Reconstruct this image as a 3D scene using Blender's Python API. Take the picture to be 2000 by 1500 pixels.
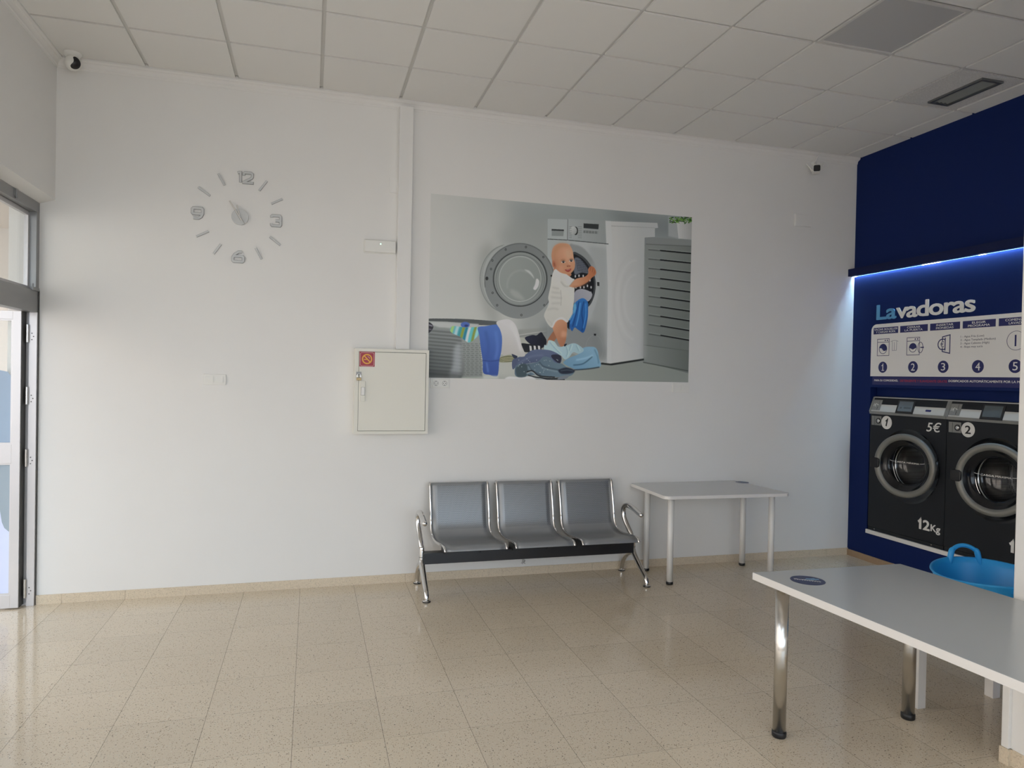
import bpy, bmesh, math, random
import numpy as np
from mathutils import Vector, Matrix
R = math.radians
PI = math.pi
for o in list(bpy.data.objects):
    bpy.data.objects.remove(o, do_unlink=True)
scene = bpy.context.scene
COL = scene.collection

# ------------------------------------------------------------------ camera
YAW, PITCH, ROLL = 0.2798, -0.0121, 0.0199
fw = Vector((math.sin(YAW) * math.cos(PITCH), math.cos(YAW) * math.cos(PITCH), math.sin(PITCH)))
rt0 = Vector((math.cos(YAW), -math.sin(YAW), 0)); up0 = rt0.cross(fw)
rt = rt0 * math.cos(ROLL) + up0 * math.sin(ROLL)
up = up0 * math.cos(ROLL) - rt0 * math.sin(ROLL)
cam_d = bpy.data.cameras.new('camera'); cam = bpy.data.objects.new('camera', cam_d); COL.objects.link(cam)
cam.matrix_world = Matrix(((rt.x, up.x, -fw.x, 1.1585), (rt.y, up.y, -fw.y, -5.6133), (rt.z, up.z, -fw.z, 1.6724), (0, 0, 0, 1)))
cam_d.sensor_fit = 'HORIZONTAL'; cam_d.sensor_width = 36; cam_d.lens = 36 * 1367.0 / 2000
cam_d.clip_start = 0.05; cam_d.clip_end = 200
scene.camera = cam

# ------------------------------------------------------------------ light
w = bpy.data.worlds.new('sky'); scene.world = w; w.use_nodes = True
bg = w.node_tree.nodes['Background']; bg.inputs[0].default_value = (0.74, 0.87, 1.0, 1); bg.inputs[1].default_value = 3.35
sun_d = bpy.data.lights.new('sun', 'SUN'); sun_d.energy = 9.5; sun_d.angle = R(0.6); sun_d.color = (1, 0.92, 0.84)
sun = bpy.data.objects.new('sun', sun_d); COL.objects.link(sun)
sun.rotation_euler = Vector((-0.62, 0.25, -0.75)).to_track_quat('-Z', 'Y').to_euler()
def portal(name, loc, sx, sy, rot):
    d = bpy.data.lights.new(name, 'AREA'); d.shape = 'RECTANGLE'; d.size = sx; d.size_y = sy
    d.cycles.is_portal = True
    o = bpy.data.objects.new(name, d); COL.objects.link(o); o.location = loc; o.rotation_euler = rot
portal('daylight_left', (-0.62, -1.15, 1.40), 2.75, 2.3, (0, R(-90), 0))
portal('daylight_side', (-0.62, -5.15, 1.39), 2.74, 4.3, (0, R(-90), 0))
portal('added_front_daylight', (2.9, -7.97, 1.75), 6.2, 3.0, (R(90), 0, 0))  # leads sky light through the added front window
scene.view_settings.view_transform = 'Standard'; scene.view_settings.look = 'None'
scene.view_settings.gamma = 1; scene.view_settings.exposure = 0.0; scene.view_settings.use_curve_mapping = False
try:
    scene.cycles.use_denoising = True
    scene.cycles.max_bounces = 10; scene.cycles.diffuse_bounces = 6
    scene.cycles.sample_clamp_indirect = 12
except Exception:
    pass

# ------------------------------------------------------------------ materials
def lin(c):
    c = c / 255.0
    return c / 12.92 if c <= 0.04045 else ((c + 0.055) / 1.055) ** 2.4
def srgb(r, g, b, k=1.0):
    return tuple(min(0.95, lin(v) * k) for v in (r, g, b))
MATS = {}
def mat(name, col, rough=0.5, metal=0.0, spec=0.5, emit=None, estr=0.0, noise=0.0, nscale=20.0, bump=0.0, bscale=200.0, coat=0.0):
    m = bpy.data.materials.new(name); m.use_nodes = True
    nt = m.node_tree; b = nt.nodes['Principled BSDF']
    b.inputs['Base Color'].default_value = (*col, 1); b.inputs['Roughness'].default_value = rough
    b.inputs['Metallic'].default_value = metal; b.inputs['Specular IOR Level'].default_value = spec
    b.inputs['Coat Weight'].default_value = coat
    if emit:
        b.inputs['Emission Color'].default_value = (*emit, 1); b.inputs['Emission Strength'].default_value = estr
    if noise:
        tc = nt.nodes.new('ShaderNodeTexCoord'); n = nt.nodes.new('ShaderNodeTexNoise'); n.inputs['Scale'].default_value = nscale
        n.inputs['Detail'].default_value = 4
        mx = nt.nodes.new('ShaderNodeMix'); mx.data_type = 'RGBA'
        mx.inputs[6].default_value = (*[max(0, v * (1 - noise)) for v in col], 1); mx.inputs[7].default_value = (*[min(1, v * (1 + noise)) for v in col], 1)
        nt.links.new(tc.outputs['Object'], n.inputs['Vector']); nt.links.new(n.outputs[0], mx.inputs[0]); nt.links.new(mx.outputs[2], b.inputs['Base Color'])
    if bump:
        tc = nt.nodes.new('ShaderNodeTexCoord'); n = nt.nodes.new('ShaderNodeTexNoise'); n.inputs['Scale'].default_value = bscale
        n.inputs['Detail'].default_value = 3
        bp = nt.nodes.new('ShaderNodeBump'); bp.inputs['Strength'].default_value = bump; bp.inputs['Distance'].default_value = 0.002
        nt.links.new(tc.outputs['Object'], n.inputs['Vector']); nt.links.new(n.outputs[0], bp.inputs['Height']); nt.links.new(bp.outputs[0], b.inputs['Normal'])
    MATS[name] = m
    return m
M_WALL = mat('white_plaster', (0.80, 0.79, 0.77), 0.75, noise=0.02, nscale=2.5, bump=0.25, bscale=9)
M_WHITE = mat('white_paint', (0.80, 0.79, 0.77), 0.5)
M_CEIL = mat('ceiling_tile_white', (0.80, 0.79, 0.77), 0.85, bump=0.15, bscale=300)
M_GRID = mat('ceiling_grid_white', (0.66, 0.65, 0.63), 0.5)
M_CREAM = mat('cream_enamel', (0.76, 0.74, 0.66), 0.42)
M_PLASTIC = mat('white_plastic', (0.80, 0.79, 0.75), 0.35)
M_BLUE = mat('navy_paint', (0.0045, 0.0165, 0.098), 0.6, spec=0.15)
M_BLUE2 = mat('navy_trim', (0.004, 0.010, 0.06), 0.5, spec=0.2)
M_ALU = mat('grey_aluminium', (0.30, 0.30, 0.30), 0.38, 0.6)
M_ALUB = mat('bright_aluminium', (0.58, 0.56, 0.56), 0.35, 0.5)
M_DARKG = mat('dark_gasket', (0.085, 0.08, 0.075), 0.5)
M_CHROME = mat('chrome', (0.72, 0.71, 0.70), 0.09, 1.0)
M_STEEL = mat('brushed_steel', (0.66, 0.64, 0.61), 0.24, 1.0)
_tn = M_STEEL.node_tree.nodes.new('ShaderNodeTangent'); _tn.direction_type = 'RADIAL'; _tn.axis = 'Z'
_b = M_STEEL.node_tree.nodes['Principled BSDF']; M_STEEL.node_tree.links.new(_tn.outputs[0], _b.inputs['Tangent']); _b.inputs['Anisotropic'].default_value = 0.9
M_BLACK = mat('black_plastic', (0.012, 0.012, 0.014), 0.35)
M_BEAM = mat('black_beam_paint', (0.012, 0.012, 0.015), 0.3)
M_TABLE = mat('white_laminate', (0.80, 0.78, 0.76), 0.32)
M_TOP = mat('light_grey_laminate', (0.46, 0.48, 0.48), 0.22)
M_TOP_LIT = mat('grey_laminate_lit', (0.60, 0.61, 0.60), 0.22)  # front table's laminate again, paler to paint in the wall's reflected light
M_LEGW = mat('white_leg_enamel', (0.80, 0.79, 0.77), 0.35)
M_PANELW = mat('sign_white', (0.80, 0.79, 0.77), 0.45)
M_SIGNB = mat('sign_navy', (0.015, 0.018, 0.12), 0.45)
M_LETTW = mat('lettering_white', (0.78, 0.77, 0.74), 0.45)
M_LETTB = mat('lettering_light_blue', (0.10, 0.33, 0.58), 0.45)
M_RED = mat('lettering_red', (0.32, 0.02, 0.05), 0.45)
M_INK = mat('ink_grey', (0.08, 0.08, 0.12), 0.5)
M_MACH = mat('machine_charcoal', (0.016, 0.018, 0.022), 0.45, spec=0.25)
M_MACHD = mat('machine_black_gloss', (0.006, 0.006, 0.008), 0.15)
M_SILV = mat('machine_silver', (0.60, 0.60, 0.57), 0.42, 0.3)
M_SILV2 = mat('machine_grey_trim', (0.28, 0.28, 0.265), 0.4, 0.5)
M_RING = mat('door_ring_grey', (0.22, 0.215, 0.195), 0.42, 0.4)
M_SCREEN = mat('screen_grey', (0.13, 0.16, 0.18), 0.2)
M_SCREEN2 = mat('screen_grey_dark', (0.09, 0.11, 0.12), 0.2)
M_TUB = mat('cyan_blue_plastic', (0.025, 0.36, 0.80), 0.38)
M_CLOCK = mat('clock_silver', (0.60, 0.61, 0.61), 0.45, 0.0)
M_CLOCKH = mat('clock_hand_silver', (0.75, 0.72, 0.67), 0.3, 0.3)
M_CLOCKD = mat('clock_side_dark', (0.22, 0.22, 0.22), 0.4)
M_BRASS = mat('brass', (0.30, 0.22, 0.11), 0.35, 0.9)
M_STRED = mat('sticker_red', (0.36, 0.015, 0.035), 0.4)
M_STYEL = mat('sticker_yellow', (0.80, 0.42, 0.05), 0.45)
M_STPINK = mat('sticker_pale_line', (0.75, 0.55, 0.52), 0.45)
M_STBLUE = mat('sticker_navy', (0.018, 0.032, 0.11), 0.4)
M_STLB = mat('sticker_light_blue', (0.16, 0.33, 0.52), 0.4)
M_TERRA = mat('brown_skirting', (0.36, 0.25, 0.16), 0.45, noise=0.08, nscale=30)
M_DARKP = mat('grey_ceiling_panel', (0.50, 0.50, 0.505), 0.45)
M_VENT = mat('vent_tile', (0.66, 0.65, 0.64), 0.9, noise=0.3, nscale=120)
M_VENTG = mat('vent_grey', (0.16, 0.165, 0.17), 0.4, 0.4)
M_VENTS = mat('vent_slat', (0.30, 0.31, 0.29), 0.4, 0.3)
M_FACADE = mat('outside_facade', (0.74, 0.68, 0.62), 0.9, noise=0.03, nscale=1.5)
M_OUTW = mat('outside_white_wall', (0.70, 0.66, 0.62), 0.9, noise=0.03, nscale=1.5)
M_STREET = mat('outside_paving', (0.34, 0.31, 0.29), 0.9, noise=0.08, nscale=4)
M_LED = mat('led_strip', (1, 1, 1), 0.5, emit=(0.42, 0.72, 1.0), estr=170.0)
M_LEDL = mat('led_line', (1, 1, 1), 0.5, emit=(0.35, 0.66, 1.0), estr=2.2)
M_LEDH = mat('led_hot', (1, 1, 1), 0.5, emit=(0.85, 0.95, 1.0), estr=12.0)
M_GREEN = mat('green_led', (0.3, 0.9, 0.5), 0.4, emit=(0.35, 1.0, 0.5), estr=3.0)
M_SCUFF = mat('scuff_grey', (0.20, 0.19, 0.18), 0.8)

def glass_mat(name, tint, fac):
    m = bpy.data.materials.new(name); m.use_nodes = True; nt = m.node_tree
    for n in list(nt.nodes): nt.nodes.remove(n)
    out = nt.nodes.new('ShaderNodeOutputMaterial'); mx = nt.nodes.new('ShaderNodeMixShader')
    tr = nt.nodes.new('ShaderNodeBsdfTransparent'); tr.inputs[0].default_value = (*tint, 1)
    gl = nt.nodes.new('ShaderNodeBsdfGlossy'); gl.inputs['Roughness'].default_value = 0.02
    lw = nt.nodes.new('ShaderNodeLayerWeight'); lw.inputs[0].default_value = 0.5
    pw = nt.nodes.new('ShaderNodeMath'); pw.operation = 'POWER'; pw.inputs[1].default_value = 4.5; nt.links.new(lw.outputs['Facing'], pw.inputs[0])
    ma = nt.nodes.new('ShaderNodeMath'); ma.operation = 'MULTIPLY_ADD'; ma.inputs[1].default_value = 0.7; ma.inputs[2].default_value = fac; nt.links.new(pw.outputs[0], ma.inputs[0])
    nt.links.new(ma.outputs[0], mx.inputs[0]); nt.links.new(tr.outputs[0], mx.inputs[1]); nt.links.new(gl.outputs[0], mx.inputs[2]); nt.links.new(mx.outputs[0], out.inputs[0])
    return m
M_GLASS = glass_mat('clear_glass', (0.95, 0.97, 0.97), 0.04)
M_GLASSD = glass_mat('door_bowl_glass', (0.80, 0.82, 0.84), 0.06)

def node(nt, typ, **k):
    n = nt.nodes.new(typ)
    for a, b in k.items(): setattr(n, a, b)
    return n
def math_n(nt, op, a, b=None, c=None):
    n = nt.nodes.new('ShaderNodeMath'); n.operation = op
    for i, v in enumerate((a, b, c)):
        if v is None: continue
        if isinstance(v, (int, float)): n.inputs[i].default_value = v
        else: nt.links.new(v, n.inputs[i])
    return n.outputs[0]

def terrazzo(name, floor=True):
    m = bpy.data.materials.new(name); m.use_nodes = True; nt = m.node_tree; b = nt.nodes['Principled BSDF']; L = nt.links.new
    tc = node(nt, 'ShaderNodeTexCoord'); P = tc.outputs['Object']
    sep = node(nt, 'ShaderNodeSeparateXYZ'); L(P, sep.inputs[0])
    n1 = node(nt, 'ShaderNodeTexNoise'); n1.inputs['Scale'].default_value = 1.3; n1.inputs['Detail'].default_value = 3; L(P, n1.inputs['Vector'])
    n2 = node(nt, 'ShaderNodeTexNoise'); n2.inputs['Scale'].default_value = 160; n2.inputs['Detail'].default_value = 2; L(P, n2.inputs['Vector'])
    base = node(nt, 'ShaderNodeMix', data_type='RGBA'); base.inputs[6].default_value = (0.64, 0.54, 0.405, 1); base.inputs[7].default_value = (0.72, 0.62, 0.48, 1)
    L(n1.outputs[0], base.inputs[0])
    fine = node(nt, 'ShaderNodeMix', data_type='RGBA', blend_type='MULTIPLY'); fine.inputs[0].default_value = 1.0
    cr = node(nt, 'ShaderNodeMapRange'); L(n2.outputs[0], cr.inputs[0]); cr.inputs[1].default_value = 0.3; cr.inputs[2].default_value = 0.7; cr.inputs[3].default_value = 0.90; cr.inputs[4].default_value = 1.07
    L(base.outputs[2], fine.inputs[6]); L(cr.outputs[0], fine.inputs[7])
    col = fine.outputs[2]
    def chips(col, scale, thr, rnd, c, rm):
        v = node(nt, 'ShaderNodeTexVoronoi'); v.inputs['Scale'].default_value = scale; L(P, v.inputs['Vector'])
        s = node(nt, 'ShaderNodeSeparateColor'); L(v.outputs['Color'], s.inputs[0])
        a = math_n(nt, 'LESS_THAN', v.outputs['Distance'], thr)
        k = math_n(nt, 'GREATER_THAN', s.outputs[rnd], rm)
        f = math_n(nt, 'MULTIPLY', a, k)
        mx = node(nt, 'ShaderNodeMix', data_type='RGBA'); mx.inputs[7].default_value = (*c, 1); L(col, mx.inputs[6]); L(math_n(nt, 'MULTIPLY', f, 0.85 if floor else 0.45), mx.inputs[0])
        return mx.outputs[2]
    col = chips(col, 120, 0.32, 0, (0.34, 0.25, 0.17), 0.66)
    col = chips(col, 80, 0.33, 1, (0.68, 0.62, 0.50), 0.72)
    col = chips(col, 95, 0.20, 1, (0.07, 0.058, 0.05), 0.84)
    col = chips(col, 38, 0.12, 2, (0.05, 0.04, 0.035), 0.88)
    if floor:
        S = 0.4034
        def joint(src, off):
            t = math_n(nt, 'DIVIDE', math_n(nt, 'SUBTRACT', src, off), S)
            f = math_n(nt, 'FRACT', t)
            d = math_n(nt, 'MINIMUM', f, math_n(nt, 'SUBTRACT', 1.0, f))
            return math_n(nt, 'LESS_THAN', math_n(nt, 'MULTIPLY', d, S), 0.0011), math_n(nt, 'FLOOR', t)
        jx, ix = joint(sep.outputs[0], 1.5063 - 40.34); jy, iy = joint(sep.outputs[1], -0.785 - 40.34)
        cmb = node(nt, 'ShaderNodeCombineXYZ'); L(ix, cmb.inputs[0]); L(iy, cmb.inputs[1])
        wn = node(nt, 'ShaderNodeTexWhiteNoise', noise_dimensions='3D'); L(cmb.outputs[0], wn.inputs['Vector'])
        tv = node(nt, 'ShaderNodeMapRange'); L(wn.outputs['Value'], tv.inputs[0]); tv.inputs[3].default_value = 0.955; tv.inputs[4].default_value = 1.035
        mm = node(nt, 'ShaderNodeMix', data_type='RGBA', blend_type='MULTIPLY'); mm.inputs[0].default_value = 1; L(col, mm.inputs[6]); L(tv.outputs[0], mm.inputs[7]); col = mm.outputs[2]
        n3 = node(nt, 'ShaderNodeTexNoise'); n3.inputs['Scale'].default_value = 5; L(P, n3.inputs['Vector'])
        jstr = node(nt, 'ShaderNodeMapRange'); L(n3.outputs[0], jstr.inputs[0]); jstr.inputs[1].default_value = 0.35; jstr.inputs[2].default_value = 0.65; jstr.inputs[3].default_value = 0.15; jstr.inputs[4].default_value = 0.75
        jy2 = math_n(nt, 'MULTIPLY', jy, jstr.outputs[0]); jx2 = math_n(nt, 'MULTIPLY', jx, 0.72)
        j = math_n(nt, 'MAXIMUM', jx2, jy2)
        mj = node(nt, 'ShaderNodeMix', data_type='RGBA'); L(j, mj.inputs[0]); L(col, mj.inputs[6]); mj.inputs[7].default_value = (0.08, 0.065, 0.05, 1); col = mj.outputs[2]
        rr = node(nt, 'ShaderNodeMapRange'); L(n1.outputs[0], rr.inputs[0]); rr.inputs[3].default_value = 0.07; rr.inputs[4].default_value = 0.15
        L(rr.outputs[0], b.inputs['Roughness'])
        b.inputs['Specular IOR Level'].default_value = 0.42
    else:
        b.inputs['Roughness'].default_value = 0.4
    L(col, b.inputs['Base Color'])
    return m
M_FLOOR = terrazzo('terrazzo_floor', True)
M_SKIRT = terrazzo('terrazzo_skirting', False)

def perforated(name):
    m = bpy.data.materials.new(name); m.use_nodes = True; nt = m.node_tree; b = nt.nodes['Principled BSDF']; L = nt.links.new
    uv = node(nt, 'ShaderNodeUVMap'); sep = node(nt, 'ShaderNodeSeparateXYZ'); L(uv.outputs[0], sep.inputs[0])
    U, V = sep.outputs[0], sep.outputs[1]
    p = 0.0092
    row = math_n(nt, 'FLOOR', math_n(nt, 'DIVIDE', V, p * 0.87))
    odd = math_n(nt, 'MULTIPLY', math_n(nt, 'MODULO', row, 2.0), 0.5)
    fu = math_n(nt, 'SUBTRACT', math_n(nt, 'FRACT', math_n(nt, 'ADD', math_n(nt, 'DIVIDE', U, p), odd)), 0.5)
    fv = math_n(nt, 'MULTIPLY', math_n(nt, 'SUBTRACT', math_n(nt, 'FRACT', math_n(nt, 'DIVIDE', V, p * 0.87)), 0.5), 0.87)
    d = math_n(nt, 'SQRT', math_n(nt, 'ADD', math_n(nt, 'MULTIPLY', fu, fu), math_n(nt, 'MULTIPLY', fv, fv)))
    hole = math_n(nt, 'LESS_THAN', d, 0.26)
    inb = math_n(nt, 'MULTIPLY', math_n(nt, 'GREATER_THAN', U, 0.05), math_n(nt, 'LESS_THAN', U, 0.44))
    inv = math_n(nt, 'MULTIPLY', math_n(nt, 'GREATER_THAN', V, 0.065), math_n(nt, 'LESS_THAN', V, 0.412))
    f = math_n(nt, 'MULTIPLY', hole, math_n(nt, 'MULTIPLY', inb, inv))
    mx = node(nt, 'ShaderNodeMix', data_type='RGBA'); L(f, mx.inputs[0]); mx.inputs[6].default_value = (0.31, 0.32, 0.33, 1); mx.inputs[7].default_value = (0.07, 0.073, 0.08, 1)
    L(mx.outputs[2], b.inputs['Base Color']); b.inputs['Metallic'].default_value = 0.45; b.inputs['Roughness'].default_value = 0.36
    return m
M_SEAT = perforated('perforated_steel')
def drum_mat():
    m = bpy.data.materials.new('perforated_drum'); m.use_nodes = True; nt = m.node_tree; b = nt.nodes['Principled BSDF']; L = nt.links.new
    tc = node(nt, 'ShaderNodeTexCoord'); v = node(nt, 'ShaderNodeTexVoronoi'); v.inputs['Scale'].default_value = 75; v.inputs['Randomness'].default_value = 0.0
    L(tc.outputs['Object'], v.inputs['Vector'])
    f = math_n(nt, 'LESS_THAN', v.outputs['Distance'], 0.32)
    mx = node(nt, 'ShaderNodeMix', data_type='RGBA'); L(f, mx.inputs[0]); mx.inputs[6].default_value = (0.16, 0.16, 0.16, 1); mx.inputs[7].default_value = (0.005, 0.005, 0.005, 1)
    L(mx.outputs[2], b.inputs['Base Color']); b.inputs['Metallic'].default_value = 0.6; b.inputs['Roughness'].default_value = 0.35
    return m
M_DRUM = drum_mat()

# ------------------------------------------------------------------ mesh helpers
class MB:
    def __init__(s): s.v = []; s.f = []; s.sm = []; s.mi = []
    def add(s, vs, fs, smooth=False, mi=0):
        n = len(s.v); s.v += [tuple(v) for v in vs]
        for f in fs: s.f.append(tuple(i + n for i in f)); s.sm.append(smooth); s.mi.append(mi)
        return s
    def box(s, x0, y0, z0, x1, y1, z1, mi=0):
        vs = [(x, y, z) for x in (x0, x1) for y in (y0, y1) for z in (z0, z1)]
        return s.add(vs, [(0, 1, 3, 2), (4, 6, 7, 5), (0, 4, 5, 1), (2, 3, 7, 6), (0, 2, 6, 4), (1, 5, 7, 3)], False, mi)
    def cyl(s, a, b, r0, r1=None, n=24, caps=True, smooth=True, mi=0):
        a = Vector(a); b = Vector(b); r1 = r0 if r1 is None else r1
        d = (b - a).normalized(); t = d.orthogonal().normalized(); q = d.cross(t)
        vs = []
        for c, r in ((a, r0), (b, r1)):
            for i in range(n):
                an = 2 * PI * i / n; vs.append(c + t * math.cos(an) * r + q * math.sin(an) * r)
        s.add(vs, [(i, (i + 1) % n, n + (i + 1) % n, n + i) for i in range(n)], smooth, mi)
        if caps:
            s.add(vs[:n], [tuple(reversed(range(n)))], False, mi); s.add(vs[n:], [tuple(range(n))], False, mi)
        return s
    def tube(s, pts, r, n=14, sx=1.0, sub=6, caps=True, smooth=True):
        pts = [Vector(p) for p in pts]; rs = r if isinstance(r, (list, tuple)) else [r] * len(pts)
        P = []; RR = []
        if sub > 1 and len(pts) > 2:
            for i in range(len(pts) - 1):
                p0 = pts[max(i - 1, 0)]; p1 = pts[i]; p2 = pts[i + 1]; p3 = pts[min(i + 2, len(pts) - 1)]
                for k in range(sub):
                    t = k / sub
                    P.append(0.5 * ((2 * p1) + (p2 - p0) * t + (2 * p0 - 5 * p1 + 4 * p2 - p3) * t * t + (3 * p1 - p0 - 3 * p2 + p3) * t ** 3))
                    RR.append(rs[i] * (1 - t) + rs[i + 1] * t)
            P.append(pts[-1]); RR.append(rs[-1])
        else: P, RR = pts, rs
        rings = []; prev = None
        for i, p in enumerate(P):
            d = (P[min(i + 1, len(P) - 1)] - P[max(i - 1, 0)]).normalized()
            if prev is None: t = (Vector((1, 0, 0)) - d * d.x); t = t.normalized() if t.length > 0.2 else d.orthogonal().normalized()
            else: t = (prev - d * prev.dot(d)).normalized()
            prev = t; q = d.cross(t)
            rings.append([p + t * math.cos(2 * PI * k / n) * RR[i] * sx + q * math.sin(2 * PI * k / n) * RR[i] for k in range(n)])
        vs = [v for g in rings for v in g]; fs = []
        for i in range(len(rings) - 1):
            for k in range(n): fs.append((i * n + k, i * n + (k + 1) % n, (i + 1) * n + (k + 1) % n, (i + 1) * n + k))
        s.add(vs, fs, smooth)
        if caps:
            s.add(rings[0], [tuple(reversed(range(n)))]); s.add(rings[-1], [tuple(range(n))])
        return s
    def lathe(s, prof, o, ax, n=48, close=False, smooth=True, mi=0):
        o = Vector(o); ax = Vector(ax).normalized(); t = ax.orthogonal().normalized(); q = ax.cross(t)
        vs = [o + ax * h + (t * math.cos(2 * PI * i / n) + q * math.sin(2 * PI * i / n)) * r for r, h in prof for i in range(n)]
        m = len(prof); fs = []
        for j in range(m if close else m - 1):
            jj = (j + 1) % m
            for i in range(n): fs.append((j * n + i, j * n + (i + 1) % n, jj * n + (i + 1) % n, jj * n + i))
        return s.add(vs, fs, smooth, mi)
    def prism(s, poly, o, u, v, nrm, d0, d1, mi=0, smooth=False):
        o, u, v, nrm = Vector(o), Vector(u), Vector(v), Vector(nrm); n = len(poly)
        A = [o + u * a + v * b + nrm * d0 for a, b in poly]; B = [o + u * a + v * b + nrm * d1 for a, b in poly]
        s.add(A + B, [tuple(reversed(range(n))), tuple(range(n, 2 * n))], False, mi)
        s.add(A + B, [(i, (i + 1) % n, n + (i + 1) % n, n + i) for i in range(n)], smooth, mi)
        return s
    def ribbon(s, pts, wd, F, d0, d1, closed=False):
        # flat stroke of a pen along pts, in frame F
        n = len(pts); L_ = []; R_ = []
        for i in range(n):
            a = Vector(pts[i - 1] if (i or closed) else pts[i]); c = Vector(pts[(i + 1) % n] if (i < n - 1 or closed) else pts[i]); b = Vector(pts[i])
            d1_ = (b - a); d2_ = (c - b)
            if d1_.length < 1e-9: d1_ = d2_
            if d2_.length < 1e-9: d2_ = d1_
            d1_.normalize(); d2_.normalize(); n1 = Vector((-d1_.y, d1_.x)); n2 = Vector((-d2_.y, d2_.x))
            m_ = (n1 + n2); m_ = m_.normalized() if m_.length > 1e-6 else n1
            k = min(1 / max(m_.dot(n1), 0.35), 2.0) * wd / 2
            L_.append(b + m_ * k); R_.append(b - m_ * k)
        rng = range(n if closed else n - 1)
        for i in rng:
            j = (i + 1) % n
            q = [R_[i], R_[j], L_[j], L_[i]]
            s.prism([(p.x, p.y) for p in q], F.o, F.u, F.v, F.n, d0, d1 + 0.00002 * i)
        return s
    def build(s, name, m, parent=None, bevel=0.0, loc=None, segs=2, weld=True):
        me = bpy.data.meshes.new(name); off = Vector(loc) if loc is not None else Vector((0, 0, 0))
        me.from_pydata([tuple(Vector(v) - off) for v in s.v], [], s.f)
        bm = bmesh.new(); bm.from_mesh(me)
        for i, f in enumerate(bm.faces): f.smooth = s.sm[i]; f.material_index = s.mi[i]
        if weld: bmesh.ops.remove_doubles(bm, verts=bm.verts, dist=1e-5)
        bmesh.ops.recalc_face_normals(bm, faces=bm.faces)
        if bevel:
            es = [e for e in bm.edges if len(e.link_faces) == 2 and e.calc_face_angle(0) > 0.6]
            r = bmesh.ops.bevel(bm, geom=es, offset=bevel, segments=segs, profile=0.6, affect='EDGES', clamp_overlap=True)
        bm.to_mesh(me); bm.free()
        for k in (m if isinstance(m, (list, tuple)) else [m]): me.materials.append(k)
        o = bpy.data.objects.new(name, me); COL.objects.link(o)
        if loc is not None: o.location = off
        if parent is not None:
            o.parent = parent
            if loc is None: o.matrix_parent_inverse = parent_matrix(parent).inverted()
            else: o.location = off - Vector(parent_matrix(parent).translation)
        return o
def parent_matrix(o):
    m = Matrix.LocRotScale(o.location, o.rotation_euler, o.scale)
    return (parent_matrix(o.parent) @ o.matrix_parent_inverse @ m) if o.parent else m
class Fr:
    def __init__(s, o, u, v, n=None):
        s.o = Vector(o); s.u = Vector(u).normalized(); s.v = Vector(v).normalized(); s.n = Vector(n).normalized() if n else s.u.cross(s.v)
    def p(s, a, b, c=0): return s.o + s.u * a + s.v * b + s.n * c
    def shift(s, a, b, c=0): return Fr(s.p(a, b, c), s.u, s.v, s.n)
def rect(mb, F, u0, v0, u1, v1, d0, d1): return mb.prism([(u0, v0), (u1, v0), (u1, v1), (u0, v1)], F.o, F.u, F.v, F.n, d0, d1)
def rrect_pts(u0, v0, u1, v1, r, n=6, corners=(1, 1, 1, 1)):
    pts = []
    for k, (cx, cy, a) in enumerate(((u0 + r, v0 + r, 180), (u1 - r, v0 + r, 270), (u1 - r, v1 - r, 0), (u0 + r, v1 - r, 90))):
        if corners[k]:
            pts += [(cx + r * math.cos(R(a + 90 * i / n)), cy + r * math.sin(R(a + 90 * i / n))) for i in range(n + 1)]
        else: pts.append(((u0, v0), (u1, v0), (u1, v1), (u0, v1))[k])
    return pts
def circ(cx, cy, r, n=32, a0=0, a1=360, ry=None):
    ry = ry or r; full = abs(a1 - a0) >= 360
    k = n if full else n + 1
    return [(cx + r * math.cos(R(a0 + (a1 - a0) * i / n)), cy + ry * math.sin(R(a0 + (a1 - a0) * i / n))) for i in range(k)]
def poly(mb, F, pts, d0, d1): return mb.prism(pts, F.o, F.u, F.v, F.n, d0, d1)
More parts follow.
